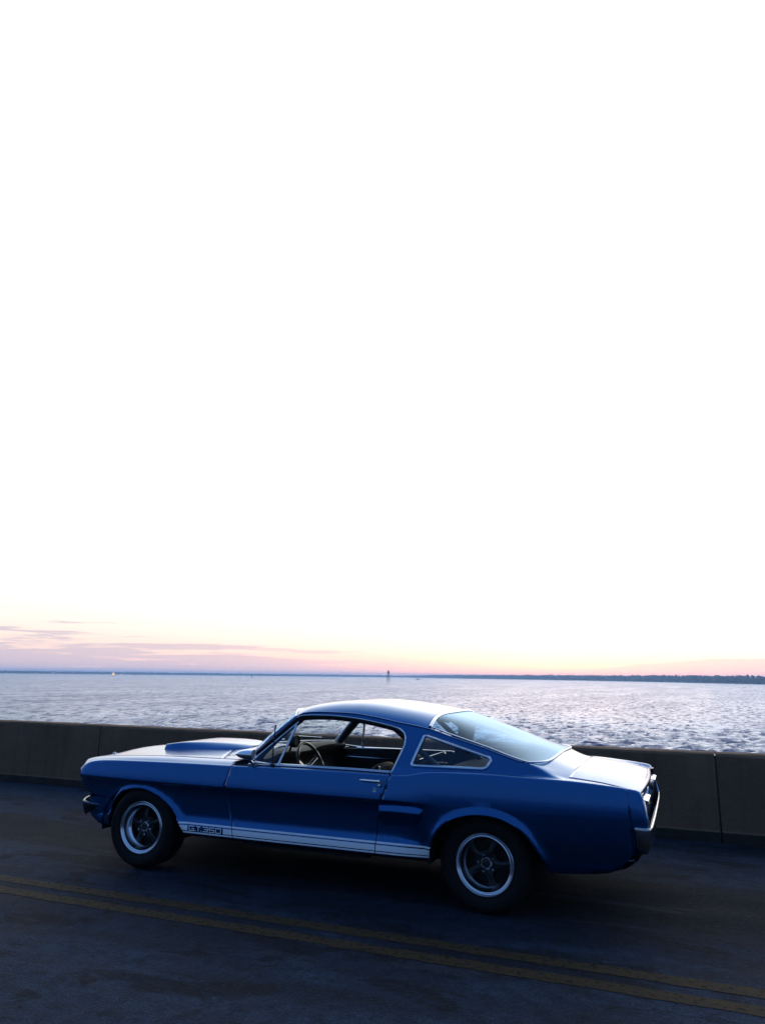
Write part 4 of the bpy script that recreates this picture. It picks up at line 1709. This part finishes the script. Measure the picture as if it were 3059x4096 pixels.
    for y in ys:
        u = min(1, abs(y) / .728)
        x0 = (3.138 - .115 * u ** 7 - .02) if abs(y) < .728 else 3.003
        x1 = seam(y) - .0022
        rows.append([(x0 + (x1 - x0) * t, y, Zdeck(x0 + (x1 - x0) * t, y)) for t in np.linspace(0, 1, 16)])
    g = Geo().grid(rows)
    dk = g.obj('rear_deck', M['paint'], CAR, True, 60)
    if dk.data.polygons[200].normal.z < 0:
        dk.data.flip_normals()
    # boot lid
    lip = lambda y: 3.722 - .028 * (abs(y) / .7) ** 2
    ys = np.linspace(-VAL, VAL, 41)
    out = [(seam(y) + .003, y) for y in ys] + [(lip(y), y) for y in ys[::-1]]
    lid = panel_top('boot_lid', out, Zt_rear, M['paint'], CAR, .025)
    PAR['lid'] = lid
    rows = []
    for y in ys:
        x = lip(y)
        z = float(Zt_rear(x, y))
        rows.append([(x - .012, y, float(Zt_rear(x - .012, y)) + .0035), (x + .001, y, z + .003), (x + .007, y, z - .006), (x + .009, y, z - .018), (x + .003, y, z - .032), (x - .02, y, z - .036)])
    g = Geo().grid(rows)
    g.f = [q[::-1] for q in g.f]
    g.obj('lid_lip', M['paint'], lid, True, 50)


build_screens()


def build_tail():
    # concave tail panel between the quarter extensions
    rows = []
    for y in np.linspace(-.765, .765, 31):
        row = []
        for z, x in ((.772, 3.690), (.75, 3.672), (.70, 3.676), (.65, 3.690), (.60, 3.708), (.56, 3.722), (.50, 3.728), (.44, 3.66)):
            row.append((x - .012 * (abs(y) / .765) ** 2, y, z))
        rows.append(row)
    g = Geo().grid(rows)
    tp = g.obj('tail_panel', M['paint'], CAR, True, 50)
    if tp.data.polygons[10].normal.x < 0:
        tp.data.flip_normals()
    # bright edge moulding of the tail panel
    for sgn in (-1, 1):
        pts = [(3.716, .778), (3.722, .75), (3.733, .69), (3.748, .605), (3.746, .54)]
        yy = [float(Ys_raw(x - .01, z)) - .006 for x, z in pts]
        Geo().tube([(x, sgn * y, z) for (x, z), y in zip(pts, yy)], .008, 8).obj('tail_moulding', M['chrome'], PAR['ext', sgn])
        # three upright tail lamps a side
        for k, y in enumerate((.45, .545, .64)):
            cx, cz = 3.702, .672
            rot = Matrix.Rotation(math.radians(14), 3, 'Y')
            g = Geo()
            for (dy, dz, sy, sz) in ((-.034, 0, .014, .145), (.034, 0, .014, .145), (0, .0665, .054, .012), (0, -.0665, .054, .012)):
                off = rot @ Vector((0, dy, dz))
                g.box((cx + off.x, sgn * y + off.y, cz + off.z), (.056, sy, sz), rot)
            tl = g.obj('tail_lamp', M['chrome'], CAR, False)
            Geo().box((cx + .006, sgn * y, cz), (.040, .054, .121), rot).obj('lens', M['red_lens'], tl, False)
    # round filler cap in the middle
    Geo().lathe([(0.0, .030), (.045, .030), (.060, .026), (.066, .016), (.066, -.01)], (3.690, 0, .675), 'X', 32).obj('fuel_cap', M['chrome'], CAR)
    # rear bumper: one wrapped blade
    path = [(3.662, -.818), (3.700, -.832), (3.730, -.836), (3.746, -.822), (3.752, -.78), (3.757, -.66), (3.760, -.4), (3.761, 0)]
    path = smooth_closed(path + [(x, -y) for x, y in path[-2::-1]], .04, False)
    prof = [(-.010, .054), (-.001, .056), (.005, .053), (.006, .046), (.000, .0), (-.009, -.035), (-.022, -.058), (-.032, -.062)]
    rows = []
    N = len(path)
    for i, (x, y) in enumerate(path):
        a = np.array(path[max(0, i - 1)])
        c = np.array(path[min(N - 1, i + 1)])
        t = (c - a) / np.linalg.norm(c - a)
        nx, ny = t[1], -t[0]
        if nx * (x - 3.2) + ny * y < 0:
            nx, ny = -nx, -ny
        k = 1.0 if abs(y) < .80 else 1.12
        rows.append([(x + nx * o, y + ny * o, .540 + h * k - (.012 if h < 0 and abs(y) > .8 else 0)) for o, h in prof])
    g = Geo().grid(rows)
    bp = g.obj('rear_bumper', M['dark_reflection_chrome'], CAR, True, 60)
    md = bp.modifiers.new('sheet', 'SOLIDIFY')
    md.thickness = .004
    for sgn in (-1, 1):
        Geo().tube([(3.52, sgn * .66, .375), (3.60, sgn * .672, .385), (3.650, sgn * .68, .398)], .021, 12).obj('exhaust_tip', M['chrome'], CAR)
    Geo().box((3.706, 0, .455), (.006, .305, .152)).obj('licence_plate', M['plate'], CAR, False)
    # rear valance
    rows = []
    for y in np.linspace(-.78, .78, 21):
        rows.append([(3.70, y, .50), (3.70, y, .45), (3.66, y, .40), (3.60, y, .36), (3.50, y, .33)])
    g = Geo().grid(rows)
    g.obj('rear_valance', M['paint'], CAR)


build_tail()


def build_front():
    # grille opening and its mesh, headlights, valance, bumper
    rows = []
    for y in np.linspace(-.70, .70, 29):
        row = []
        xo = -.70 + .10 * (abs(y) / .7) ** 2
        for z in np.linspace(.50, .745, 6):
            row.append((xo + .06, y, z))
        rows.append(row)
    gr = Geo().grid(rows).obj('grille', M['black'], CAR)
    g = Geo()
    for k in range(12):
        z = .53 + k * .017
        g.tube([(-.645 + .10 * (y / .7) ** 2, y, z) for y in np.linspace(-.46, .46, 15)], .0025, 6)
    g.obj('grille_bar', M['trim'], gr)
    for sgn in (-1, 1):
        c = (-.622, sgn * .615, .628)
        # bucket: painted surround closing the fender end
        rows = []
        for k in range(33):
            a = 2 * math.pi * k / 32
            row = []
            ca, sa = math.cos(a), math.sin(a)
            # outer rim follows the fender end outline
            ey = sgn * (.615 + (.128 if ca > 0 else .13) * ca)
            ez = .630 + (.118 if sa > 0 else .125) * sa
            row.append((-.648 + .02 * abs(ca), ey, ez))
            row.append((-.655, sgn * (.615 + .10 * ca), .628 + .10 * sa))
            row.append((-.640, sgn * (.615 + .088 * ca), .628 + .088 * sa))
            row.append((-.615, sgn * (.615 + .084 * ca), .628 + .084 * sa))
            rows.append(row)
        hb = Geo().grid(rows).obj('headlight_surround', M['paint'], PAR['fender', sgn])
        hl = Geo().lathe([(0, -.034), (.03, -.032), (.06, -.024), (.080, -.008), (.086, .004), (.090, .004), (.092, -.008), (.098, -.002), (.096, .02)], c, 'X', 32).obj('headlight', [M['headlight']], CAR)
        # filler skin from hood seam down the nose behind the lamp
        # closing panel between grille and lamp
        Geo().box((-.60, sgn * .49, .63), (.04, .06, .22)).obj('nose_filler', M['paint'], PAR['fender', sgn], False)
        # tip skin: closes the end of the fender above and around the lamp
        rows = []
        for z in np.linspace(.545, .688, 12):
            yo = float(Ys(-.645, min(z, .69)))
            row = []
            for t in np.linspace(0, 1, 8):
                y = yo * (1 - t) + .50 * t
                row.append((-.640 + .004 * t - .02 * math.sin(t * math.pi) + max(0, z - .70) ** 1.0 * .9 + max(0, .60 - z) * .9, sgn * y, z))
            rows.append(row)
        Geo().grid(rows).obj('fender_tip', M['paint'], PAR['fender', sgn])
    # chrome front bumper
    path = [(-.395, -.800), (-.45, -.818), (-.51, -.826), (-.556, -.820), (-.588, -.79), (-.645, -.70), (-.70, -.55), (-.738, -.3), (-.748, 0)]
    path = smooth_closed(path + [(x, -y) for x, y in path[-2::-1]], .04, False)
    prof = [(-.016, .050), (-.006, .052), (.000, .047), (.002, .036), (-.002, .0), (-.010, -.040), (-.022, -.076), (-.032, -.082)]
    rows = []
    N = len(path)
    for i, (x, y) in enumerate(path):
        a = np.array(path[max(0, i - 1)])
        c = np.array(path[min(N - 1, i + 1)])
        t = (c - a) / np.linalg.norm(c - a)
        nx, ny = t[1], -t[0]
        if nx * (x - .2) + ny * y < 0:
            nx, ny = -nx, -ny
        endf = min(1, .35 + 4.2 * min(i, N - 1 - i) / N)
        rows.append([(x + nx * o, y + ny * o, (.424 + h * endf * .92) + .010 * (1 - endf)) for o, h in prof])
    bp = Geo().grid(rows).obj('front_bumper', M['bluish_reflection_chrome'], CAR, True, 60)
    md = bp.modifiers.new('sheet', 'SOLIDIFY')
    md.thickness = .004
    # painted valance below
    path = [(-.292, -.800), (-.42, -.806), (-.50, -.800), (-.548, -.765), (-.605, -.62), (-.66, -.3), (-.67, 0)]
    path = smooth_closed(path + [(x, -y) for x, y in path[-2::-1]], .04, False)
    rows = []
    for (x, y) in path:
        k = float(sstep(-.30, -.42, x) if False else 1)
        q = float(sstep(-.29, -.40, x) if False else min(1, max(0, (-.29 - x) / .12)))
        rows.append([(x, y, .50), (x - .004 * q, y, .44), (x + .006 * q, y * .995, .385), (x + .030 * q, y * .985, .345), (x + .065 * q, y * .965, .312), (x + .11 * q, y * .93, .294)])
    Geo().grid(rows).obj('front_valance', M['paint'], CAR, True, 50)


build_front()


def build_under():
    g = Geo()
    g.box((1.25, 0, .272), (3.3, 1.20, .02))
    g.box((1.42, 0, .265), (1.0, 1.56, .02))
    g.obj('floor_pan', M['under'], CAR, False)
    for sgn in (-1, 1):
        Geo().box((1.42, sgn * .765, .40), (1.86, .03, .24)).obj('sill', M['under'], CAR, False)
    # wheel housings
    for (cx, r) in ((.04, .40), (2.76, .40)):
        for sgn in (-1, 1):
            rows = []
            for k in range(25):
                a = math.radians(-12 + 204 * k / 24)
                rows.append([(cx + r * math.cos(a), sgn * y, .33 + (r - .09) * math.sin(a)) for y in (.50, .815)])
            g = Geo().grid(rows)
            base = len(g.v)
            g.v.append((cx, sgn * .50, .33))
            for k in range(24):
                g.f.append((2 * k, 2 * k + 2, base))
            g.obj('wheel_well', M['under'], CAR, True, 50)
    # firewall, rear bulkhead
    Geo().box((.70, 0, .55), (.02, 1.46, .54)).obj('firewall', M['under'], CAR, False)
    Geo().box((3.55, 0, .56), (.02, 1.3, .34)).obj('boot_bulkhead', M['under'], CAR, False)
    # axle
    Geo().tube([(2.743, -.7, .30), (2.743, .7, .30)], .04, 10).obj('rear_axle', M['under'], CAR)
    Geo().tube([(0, -.7, .30), (0, .7, .30)], .03, 10).obj('front_axle', M['under'], CAR)


build_under()

# --- wheels ---------------------------------------------------------------


def build_wheel(center, sgn, RT, steer=0.0, phase=0.0, width=.205):
    """sgn -1: driver's side; the wheel's outer rim plane lies at local offset 0, inwards is positive"""
    w = bpy.data.objects.new('wheel', None)
    COL.objects.link(w)
    w.parent = CAR
    w.location = center
    w.rotation_euler = (0, 0, steer)
    s = -sgn
    R = .1945
    z0 = (0, 0, 0)
    # tyre: bead, bulging sidewall, shoulder, tread
    pr = [(R - .006, .012), (R + .004, .002), (R + .014, -.008), (R + .030, -.015), (R + .050, -.018), (R + .068, -.016), (RT - .030, -.010), (RT - .018, -.003), (RT - .008, .008), (RT - .003, .020),
          (RT, .034), (RT + .001, width / 2), (RT, width - .034), (RT - .006, width - .012), (RT - .03, width + .010), (R + .05, width + .018), (R, width)]
    ty = Geo().lathe(pr, z0, 'Y', 72, s)
    # moulded ring on the sidewall
    ty.lathe([(RT - .050, -.0165), (RT - .048, -.0195), (RT - .044, -.0190), (RT - .043, -.0150)], z0, 'Y', 72, s)
    t = ty.obj('tyre', M['tyre'], w, True, 50)
    g = Geo()
    for k in range(72):
        for (o, wd) in ((.045, .03), (.095, .04), (.150, .04)):
            a = 2 * math.pi * (k + (0 if o != .095 else .5)) / 72
            rot = Matrix.Rotation(-a, 3, 'Y')
            c = (RT * math.cos(a), s * o, RT * math.sin(a))
            g.box(c, (.007, wd, .017), rot)
    tr = g.obj('tread_blocks', M['tyre'], t, False)
    tr['kind'] = 'stuff'
    # rim: rolled lip, step, deep polished barrel
    rim = [(R - .004, .016), (R + .001, .004), (R + .0005, -.001), (R - .003, -.004), (R - .008, -.004), (R - .012, .000), (R - .015, .006), (R - .019, .0085), (R - .023, .007), (R - .027, .010), (R - .030, .024), (R - .035, .044), (.1475, .060), (.1425, .066), (.139, .072), (.138, .09), (.15, .17), (R - .01, width - .005)]
    Geo().lathe(rim, z0, 'Y', 80, s).obj('rim', M['brushed'], w, True, 28)
    # dark drum behind
    Geo().lathe([(0, .115), (.135, .115), (.14, .12), (.14, .17)], z0, 'Y', 40, s).obj('brake_drum', M['under'], w, True, 40)
    # five spokes, tapered and crowned
    for k in range(5):
        a = phase + 2 * math.pi * k / 5
        ca, sa = math.cos(a), math.sin(a)
        rows = []
        for (r, hw, top, dep) in ((.040, .0340, .058, .030), (.058, .0265, .053, .034), (.078, .0205, .051, .034), (.099, .0190, .054, .032), (.120, .0205, .061, .028), (.133, .0255, .068, .022), (.142, .0330, .074, .016)):
            row = []
            for (q, d) in ((-1, dep), (-1, .010), (-.62, .003), (-.2, 0), (.2, 0), (.62, .003), (1, .010), (1, dep)):
                x, zz = r * ca - q * hw * sa, r * sa + q * hw * ca
                row.append((x, s * (top + d), zz))
            rows.append(row)
        g = Geo().grid(rows)
        g.obj('spoke', M['magnesium'], w, True, 40)
    # hub boss with a scalloped bright ring and cap
    prof = []
    v, f = [], []
    n = 60
    for k in range(n):
        a = 2 * math.pi * k / n
        # 5 scallops towards the lug nuts
        ph = math.cos(5 * (a - phase - math.pi / 5))
        ro = .0375 - .0055 * max(0, ph)
        for (r, h) in ((ro + .002, .062), (ro, .046), (ro - .003, .043), (.0265, .043), (.0255, .050)):
            v.append((r * math.cos(a), s * h, r * math.sin(a)))
    for k in range(n):
        j = (k + 1) % n
        for i in range(4):
            f.append((k * 5 + i, j * 5 + i, j * 5 + i + 1, k * 5 + i + 1))
    Geo().add(v, f).obj('hub_ring', M['brushed'], w, True, 30)
    Geo().lathe([(0, .046), (.012, .0455), (.020, .047), (.0262, .052)], z0, 'Y', 32, s).obj('centre_cap', M['black'], w)
    for k in range(5):
        a = phase + 2 * math.pi * (k + .5) / 5
        c = (.0545 * math.cos(a), 0, .0545 * math.sin(a))
        Geo().lathe([(0, .034), (.006, .0345), (.0085, .038), (.0095, .045), (.0095, .062)], c, 'Y', 12, s).obj('lug_nut', M['chrome'], w, True, 40)
    Geo().lathe([(.030, .064), (.075, .066), (.08, .09)], z0, 'Y', 40, s).obj('hub', M['magnesium'], w, True, 40)
    # valve
    return w


WY = .80
build_wheel((0, -WY, .305), -1, .300, .042, math.radians(22 + 72), .200)
build_wheel((0, WY, .305), 1, .300, .042, math.radians(40), .200)
build_wheel((2.743, -WY + .02, .2995), -1, .3035, 0.0, math.radians(-3), .225)
build_wheel((2.743, WY - .02, .2995), 1, .3035, 0.0, math.radians(30), .225)
for o in CAR.children:
    if o.name.startswith('wheel') and o.type == 'EMPTY':
        # settle the tyre on the road
        pass


def build_cabin():
    # dashboard with padded top, both cowls
    rows = []
    for y in np.linspace(-.74, .74, 31):
        hump = .020 * math.exp(-((abs(abs(y) - .37)) / .20) ** 4)
        cv = .06 * (abs(y) / .74) ** 2
        rows.append([(.70 + cv, y, .862), (.85 + cv * .7, y, .872 + .4 * hump), (.95 + cv * .5, y, .874 + hump), (1.00 + cv * .4, y, .868 + hump), (1.025 + cv * .4, y, .850 + hump), (1.02 + cv * .4, y, .825), (.97 + cv * .4, y, .80), (.95 + cv * .4, y, .70), (.99 + cv * .4, y, .64), (.80, y, .60)])
    Geo().grid(rows).obj('dashboard', M['vinyl'], CAR, True, 60)
    # instrument pod on the dash (round tachometer)
    g = Geo().lathe([(.0, -.028), (.020, -.030), (.036, -.022), (.045, -.005), (.048, .02), (.048, .04), (.044, .046), (.041, .036)], (1.085, -.37, .955), 'X', 32)
    tp = g.obj('tachometer', M['black'], CAR)
    Geo().lathe([(0, .036), (.042, .036)], (1.085, -.37, .955), 'X', 32).obj('dial', M['black'], tp)
    Geo().tube([(1.075, -.37, .915), (1.06, -.36, .880)], .010, 8).obj('bracket', M['trim'], tp)
    # steering wheel
    cx, cy, cz, R = 1.262, -.37, .772, .187
    tilt = math.radians(24)
    ax = Vector((math.cos(tilt), 0, math.sin(tilt)))
    e1 = Vector((0, 1, 0))
    e2 = Vector((-math.sin(tilt), 0, math.cos(tilt)))
    C0 = Vector((cx, cy, cz))
    ring = [C0 + (e1 * math.cos(t) + e2 * math.sin(t)) * R for t in np.linspace(0, 2 * math.pi, 49)[:-1]]
    sw = Geo().tube(ring, .0130, 10, closed=True).obj('steering_wheel', M['wood'], CAR)
    for a in (22, 158, 270):
        t = math.radians(a)
        dv = e1 * math.cos(t) + e2 * math.sin(t)
        sd = e1 * -math.sin(t) + e2 * math.cos(t)
        rows = []
        for q in np.linspace(.03, R - .008, 7):
            base = C0 - ax * (.045 * (1 - q / R))
            rows.append([tuple(base + dv * q + sd * k * (.018 if q > .05 else .022) + ax * (.003 if abs(k) < 1 else 0)) for k in (-1, -.4, .4, 1)])
        sp = Geo().grid(rows).obj('spoke', M['brushed'], sw)
        md = sp.modifiers.new('sheet', 'SOLIDIFY')
        md.thickness = .004
    hub = Geo().tube([tuple(C0 - ax * .055), tuple(C0 - ax * .02), tuple(C0 - ax * .012)], [.036, .036, .028], 20).obj('horn_button', M['black'], sw)
    Geo().tube([tuple(C0 - ax * .05), tuple(C0 - ax * .32)], .024, 12).obj('steering_column', M['black'], sw)
    # low backed bucket seats
    for y in (-.37, .37):
        def slab(P, name, par):
            rows = []
            for (x, z, hw, th, ax_, az_) in P:
                row = []
                for k in range(16):
                    a = 2 * math.pi * k / 16
                    ca, sa = math.cos(a), math.sin(a)
                    q = math.copysign(abs(ca) ** .55, ca) * hw
                    d = math.copysign(abs(sa) ** .7, sa) * th
                    row.append((x + d * ax_, y + q, z + d * az_))
                row.append(row[0])
                rows.append(row)
            g = Geo().grid(rows)
            n = 17
            g.f.append(tuple(range(16)))
            g.f.append(tuple((len(rows) - 1) * n + k for k in range(16))[::-1])
            return g.obj(name, M['vinyl'], par, True, 60)
        st = bpy.data.objects.new('seat', None)
        COL.objects.link(st)
        st.parent = CAR
        slab([(1.34, .44, .20, .03, 0, 1), (1.37, .455, .235, .06, 0, 1), (1.50, .45, .245, .07, 0, 1), (1.70, .43, .245, .07, 0, 1), (1.78, .43, .22, .05, 0, 1)], 'cushion', st)
        slab([(1.76, .45, .22, .055, 1, .25), (1.79, .56, .245, .065, 1, .25), (1.825, .68, .245, .062, 1, .25), (1.845, .76, .225, .055, 1, .25), (1.858, .80, .19, .045, 1, .25), (1.866, .822, .14, .032, 1, .25), (1.870, .832, .08, .014, 1, .25)], 'backrest', st)
    # rear shelf / folded rear seat area
    rows = []
    for y in np.linspace(-.70, .70, 15):
        rows.append([(2.05, y, .50), (2.12, y, .66), (2.20, y, .76), (2.35, y, .80), (2.70, y, .83), (3.12, y, .86)])
    Geo().grid(rows).obj('rear_shelf', M['headliner'], CAR, True, 60)
    Geo().box((1.5, 0, .33), (1.7, 1.44, .03)).obj('carpet', M['headliner'], CAR, False)
    Geo().box((1.35, 0, .42), (1.1, .26, .18)).obj('transmission_tunnel', M['headliner'], CAR, False)
    # inner door trims with bright strip and winder
    for sgn in (-1, 1):
        rows = []
        for x in np.linspace(.92, 2.16, 20):
            rows.append([(x, sgn * .765, float(f_zp(x)) + .008), (x, sgn * .735, float(f_zp(x)) + .004), (x, sgn * .722, .78), (x, sgn * .715, .70), (x, sgn * .70, .60), (x, sgn * .69, .36)])
        dt = Geo().grid(rows).obj('door_trim', M['vinyl'], PAR['door', sgn], True, 60)
        Geo().tube([(x, sgn * .745, float(f_zp(x)) + .009) for x in np.linspace(1.16, 2.1, 16)], .010, 8).obj('sill_cap', M['trim'], PAR['door', sgn])
        Geo().tube([(1.05, sgn * .714, .745), (2.05, sgn * .714, .735)], .005, 6).obj('trim_strip', M['trim'], PAR['door', sgn])
        # rear side trims
        rows = []
        for x in np.linspace(2.16, 3.15, 16):
            rows.append([(x, sgn * .752, .862), (x, sgn * .70, .858), (x, sgn * .69, .70), (x, sgn * .68, .40)])
        Geo().grid(rows).obj('rear_side_trim', M['vinyl'], CAR, True, 60)
        # headliner lip inside the roof rail
        path = [(x, sgn * (float(gs(z)) - .028), z - .016) for x, z in [(1.27, 1.150), (1.32, 1.165), (1.45, 1.1725), (1.59, 1.1715), (1.79, 1.157), (1.99, 1.127), (2.09, 1.107)]]
        Geo().tube(smooth_closed(path, .04, False), .018, 8).obj('roof_rail_trim', M['headliner'], PAR['roof'])
        # roll bar stays
        Geo().tube([(2.02, sgn * .54, 1.10), (2.21, sgn * .52, .945), (2.42, sgn * .50, .78)], .021, 10).obj('roll_bar_stay', M['rollbar'], CAR)
    Geo().tube([(2.02, -.54, 1.10), (2.02, -.50, 1.135), (2.02, -.4, 1.155), (2.02, .4, 1.155), (2.02, .50, 1.135), (2.02, .54, 1.10)], .021, 10).obj('roll_bar_hoop', M['rollbar'], CAR)
    # bright bars added to stand in for light seat and sill edges behind the quarter glass
    Geo().tube([(1.86, .30, .765), (2.15, .30, .862)], .012, 8).obj('seat_edge_bar', M['brushed'], CAR)
    Geo().tube([(1.80, .62, .838), (2.12, .62, .840)], .0075, 8).obj('seat_edge_bar', M['brushed'], CAR)
    # interior mirror
    g = Geo()
    g.tube([(1.165, -.115, 1.148), (1.160, -.08, 1.150), (1.158, 0, 1.150), (1.160, .08, 1.150), (1.165, .115, 1.148)], [.018, .024, .025, .024, .018], 10)
    im = g.obj('interior_mirror', M['black'], CAR)
    Geo().tube([(1.155, 0, 1.16), (1.125, 0, 1.205)], .007, 8).obj('stalk', M['trim'], im)
    # shift lever
    Geo().tube([(1.32, 0, .50), (1.35, 0, .66)], .008, 8).obj('gear_lever', M['trim'], CAR)
    # parcels at the rear window are not visible: nothing is placed there


build_cabin()


def build_details():
    d = PAR['door', -1]
    # door handle: pull bar on two feet with push button, lock below
    for sgn in (-1, 1):
        dd = PAR['door', sgn]
        yo = lambda x, z: float(Ys(x, z))
        h = Geo()
        h.tube([(1.895, sgn * (yo(1.9, .77) + .020), .7695), (1.93, sgn * (yo(1.93, .77) + .027), .7695), (2.00, sgn * (yo(2, .77) + .028), .769), (2.045, sgn * (yo(2.04, .77) + .024), .768)], [.006, .0085, .0085, .009], 10)
        h.box((1.905, sgn * (yo(1.905, .77) + .009), .770), (.022, .022, .016))
        h.box((2.042, sgn * (yo(2.042, .765) + .009), .765), (.040, .024, .026))
        ho = h.obj('door_handle', M['chrome'], dd, True, 40)
        Geo().lathe([(0, .026), (.009, .025), (.011, .022), (.012, 0)], (2.040, sgn * yo(2.04, .742), .742), 'Y', 16, sgn).obj('push_button', M['chrome'], ho)
        Geo().lathe([(0, .004), (.0075, .004), (.0085, .003), (.0125, .0045), (.0145, .002), (.0145, -.004)], (2.003, sgn * yo(2.003, .71), .71), 'Y', 20, sgn).obj('lock_cylinder', M['trim'], dd)
        # lock knob on the sill
        if sgn < 0:
            Geo().tube([(2.00, sgn * .765, .825), (2.00, sgn * .765, .842), (2.00, sgn * .765, .846), (2.00, sgn * .765, .853)], [.004, .004, .007, .0065], 8).obj('lock_knob', M['chrome'], dd)
    # bullet mirror on the driver's door
    cx, cy, cz = .955, -.905, .897
    R = .037
    prof = [(0.0, -.060), (.008, -.054), (.018, -.038), (.027, -.015), (.033, .015), (.0362, .045), (.037, .060), (.0375, .085), (.0375, .092), (.035, .094), (.033, .088)]
    mo = Geo().lathe(prof, (cx + .01, cy, cz), 'X', 32).obj('door_mirror', M['chrome'], d, True, 40)
    Geo().lathe([(0, .088), (.033, .088)], (cx + .01, cy, cz), 'X', 28).obj('mirror_glass', M['mirror'], mo)
    st = Geo()
    st.tube([(cx + .055, cy + .012, cz - .028), (cx + .06, cy + .055, cz - .06), (cx + .055, -.815, .815)], [.012, .011, .016], 10)
    st.box((cx + .05, -.812, .815), (.085, .035, .012))
    st.obj('mirror_foot', M['chrome'], mo)
    # wipers resting along the lower screen
    for y0, y1, nm in ((.10, -.30, 0), (.55, .12, 1)):
        pts = []
        for t in np.linspace(0, 1, 8):
            y = y0 + (y1 - y0) * t
            u = y / .745
            bx = .69 + .245 * abs(u) ** 1.75 + .055 + .05 * t
            pts.append((bx, y, .905 + .018 * (1 - u * u) + .030 * t))
        w = Geo().tube(pts, .005, 6).obj('wiper', M['trim'], CAR)
        Geo().tube([(p[0] - .004, p[1], p[2] - .008) for p in pts], .004, 6).obj('wiper_blade', M['rubber_and_gap_shade'], w)
    # upright wiper-like aerial mast beside the near pillar
    ae = Geo()
    ae.tube([(1.158, -.800, .822), (1.160, -.801, .92), (1.166, -.801, 1.03), (1.172, -.802, 1.085), (1.174, -.802, 1.092), (1.175, -.802, 1.105)], [.0062, .0058, .005, .0045, .0065, .005], 8)
    ao = ae.obj('aerial', M['rubber_and_gap_shade'], CAR)
    Geo().tube([(1.172, -.802, 1.095), (1.13, -.77, 1.05), (1.085, -.74, .995)], .0013, 5).obj('aerial_wire', M['rubber_and_gap_shade'], ao)
    Geo().box((1.158, -.800, .824), (.03, .016, .012)).obj('aerial_base', M['rubber_and_gap_shade'], ao, False)


build_details()


# ------------------------------------------------------------------ final proportions of the body shell
f_wx = pchip([-.80, -.654, .45, .833, 1.2, 1.6, 2.1, 2.35, 2.78, 3.06, 3.3, 3.63, 3.713, 3.85], [-.825, -.677, .440, .823, 1.195, 1.598, 2.097, 2.353, 2.786, 3.074, 3.316, 3.651, 3.736, 3.873])


def fit_shell(o):
    """bring the shell to its measured length and height (wheels keep theirs)"""
    for ch in o.children:
        if ch.name.startswith('wheel') and ch.type == 'EMPTY':
            continue
        if ch.type == 'MESH':
            me = ch.data
            co = np.empty(len(me.vertices) * 3)
            me.vertices.foreach_get('co', co)
            co = co.reshape(-1, 3)
            co[:, 0] = f_wx(co[:, 0])
            co[:, 2] += .019 * (co[:, 2] - .25)
            me.vertices.foreach_set('co', co.ravel())
            me.update()
        fit_shell(ch)


fit_shell(CAR)
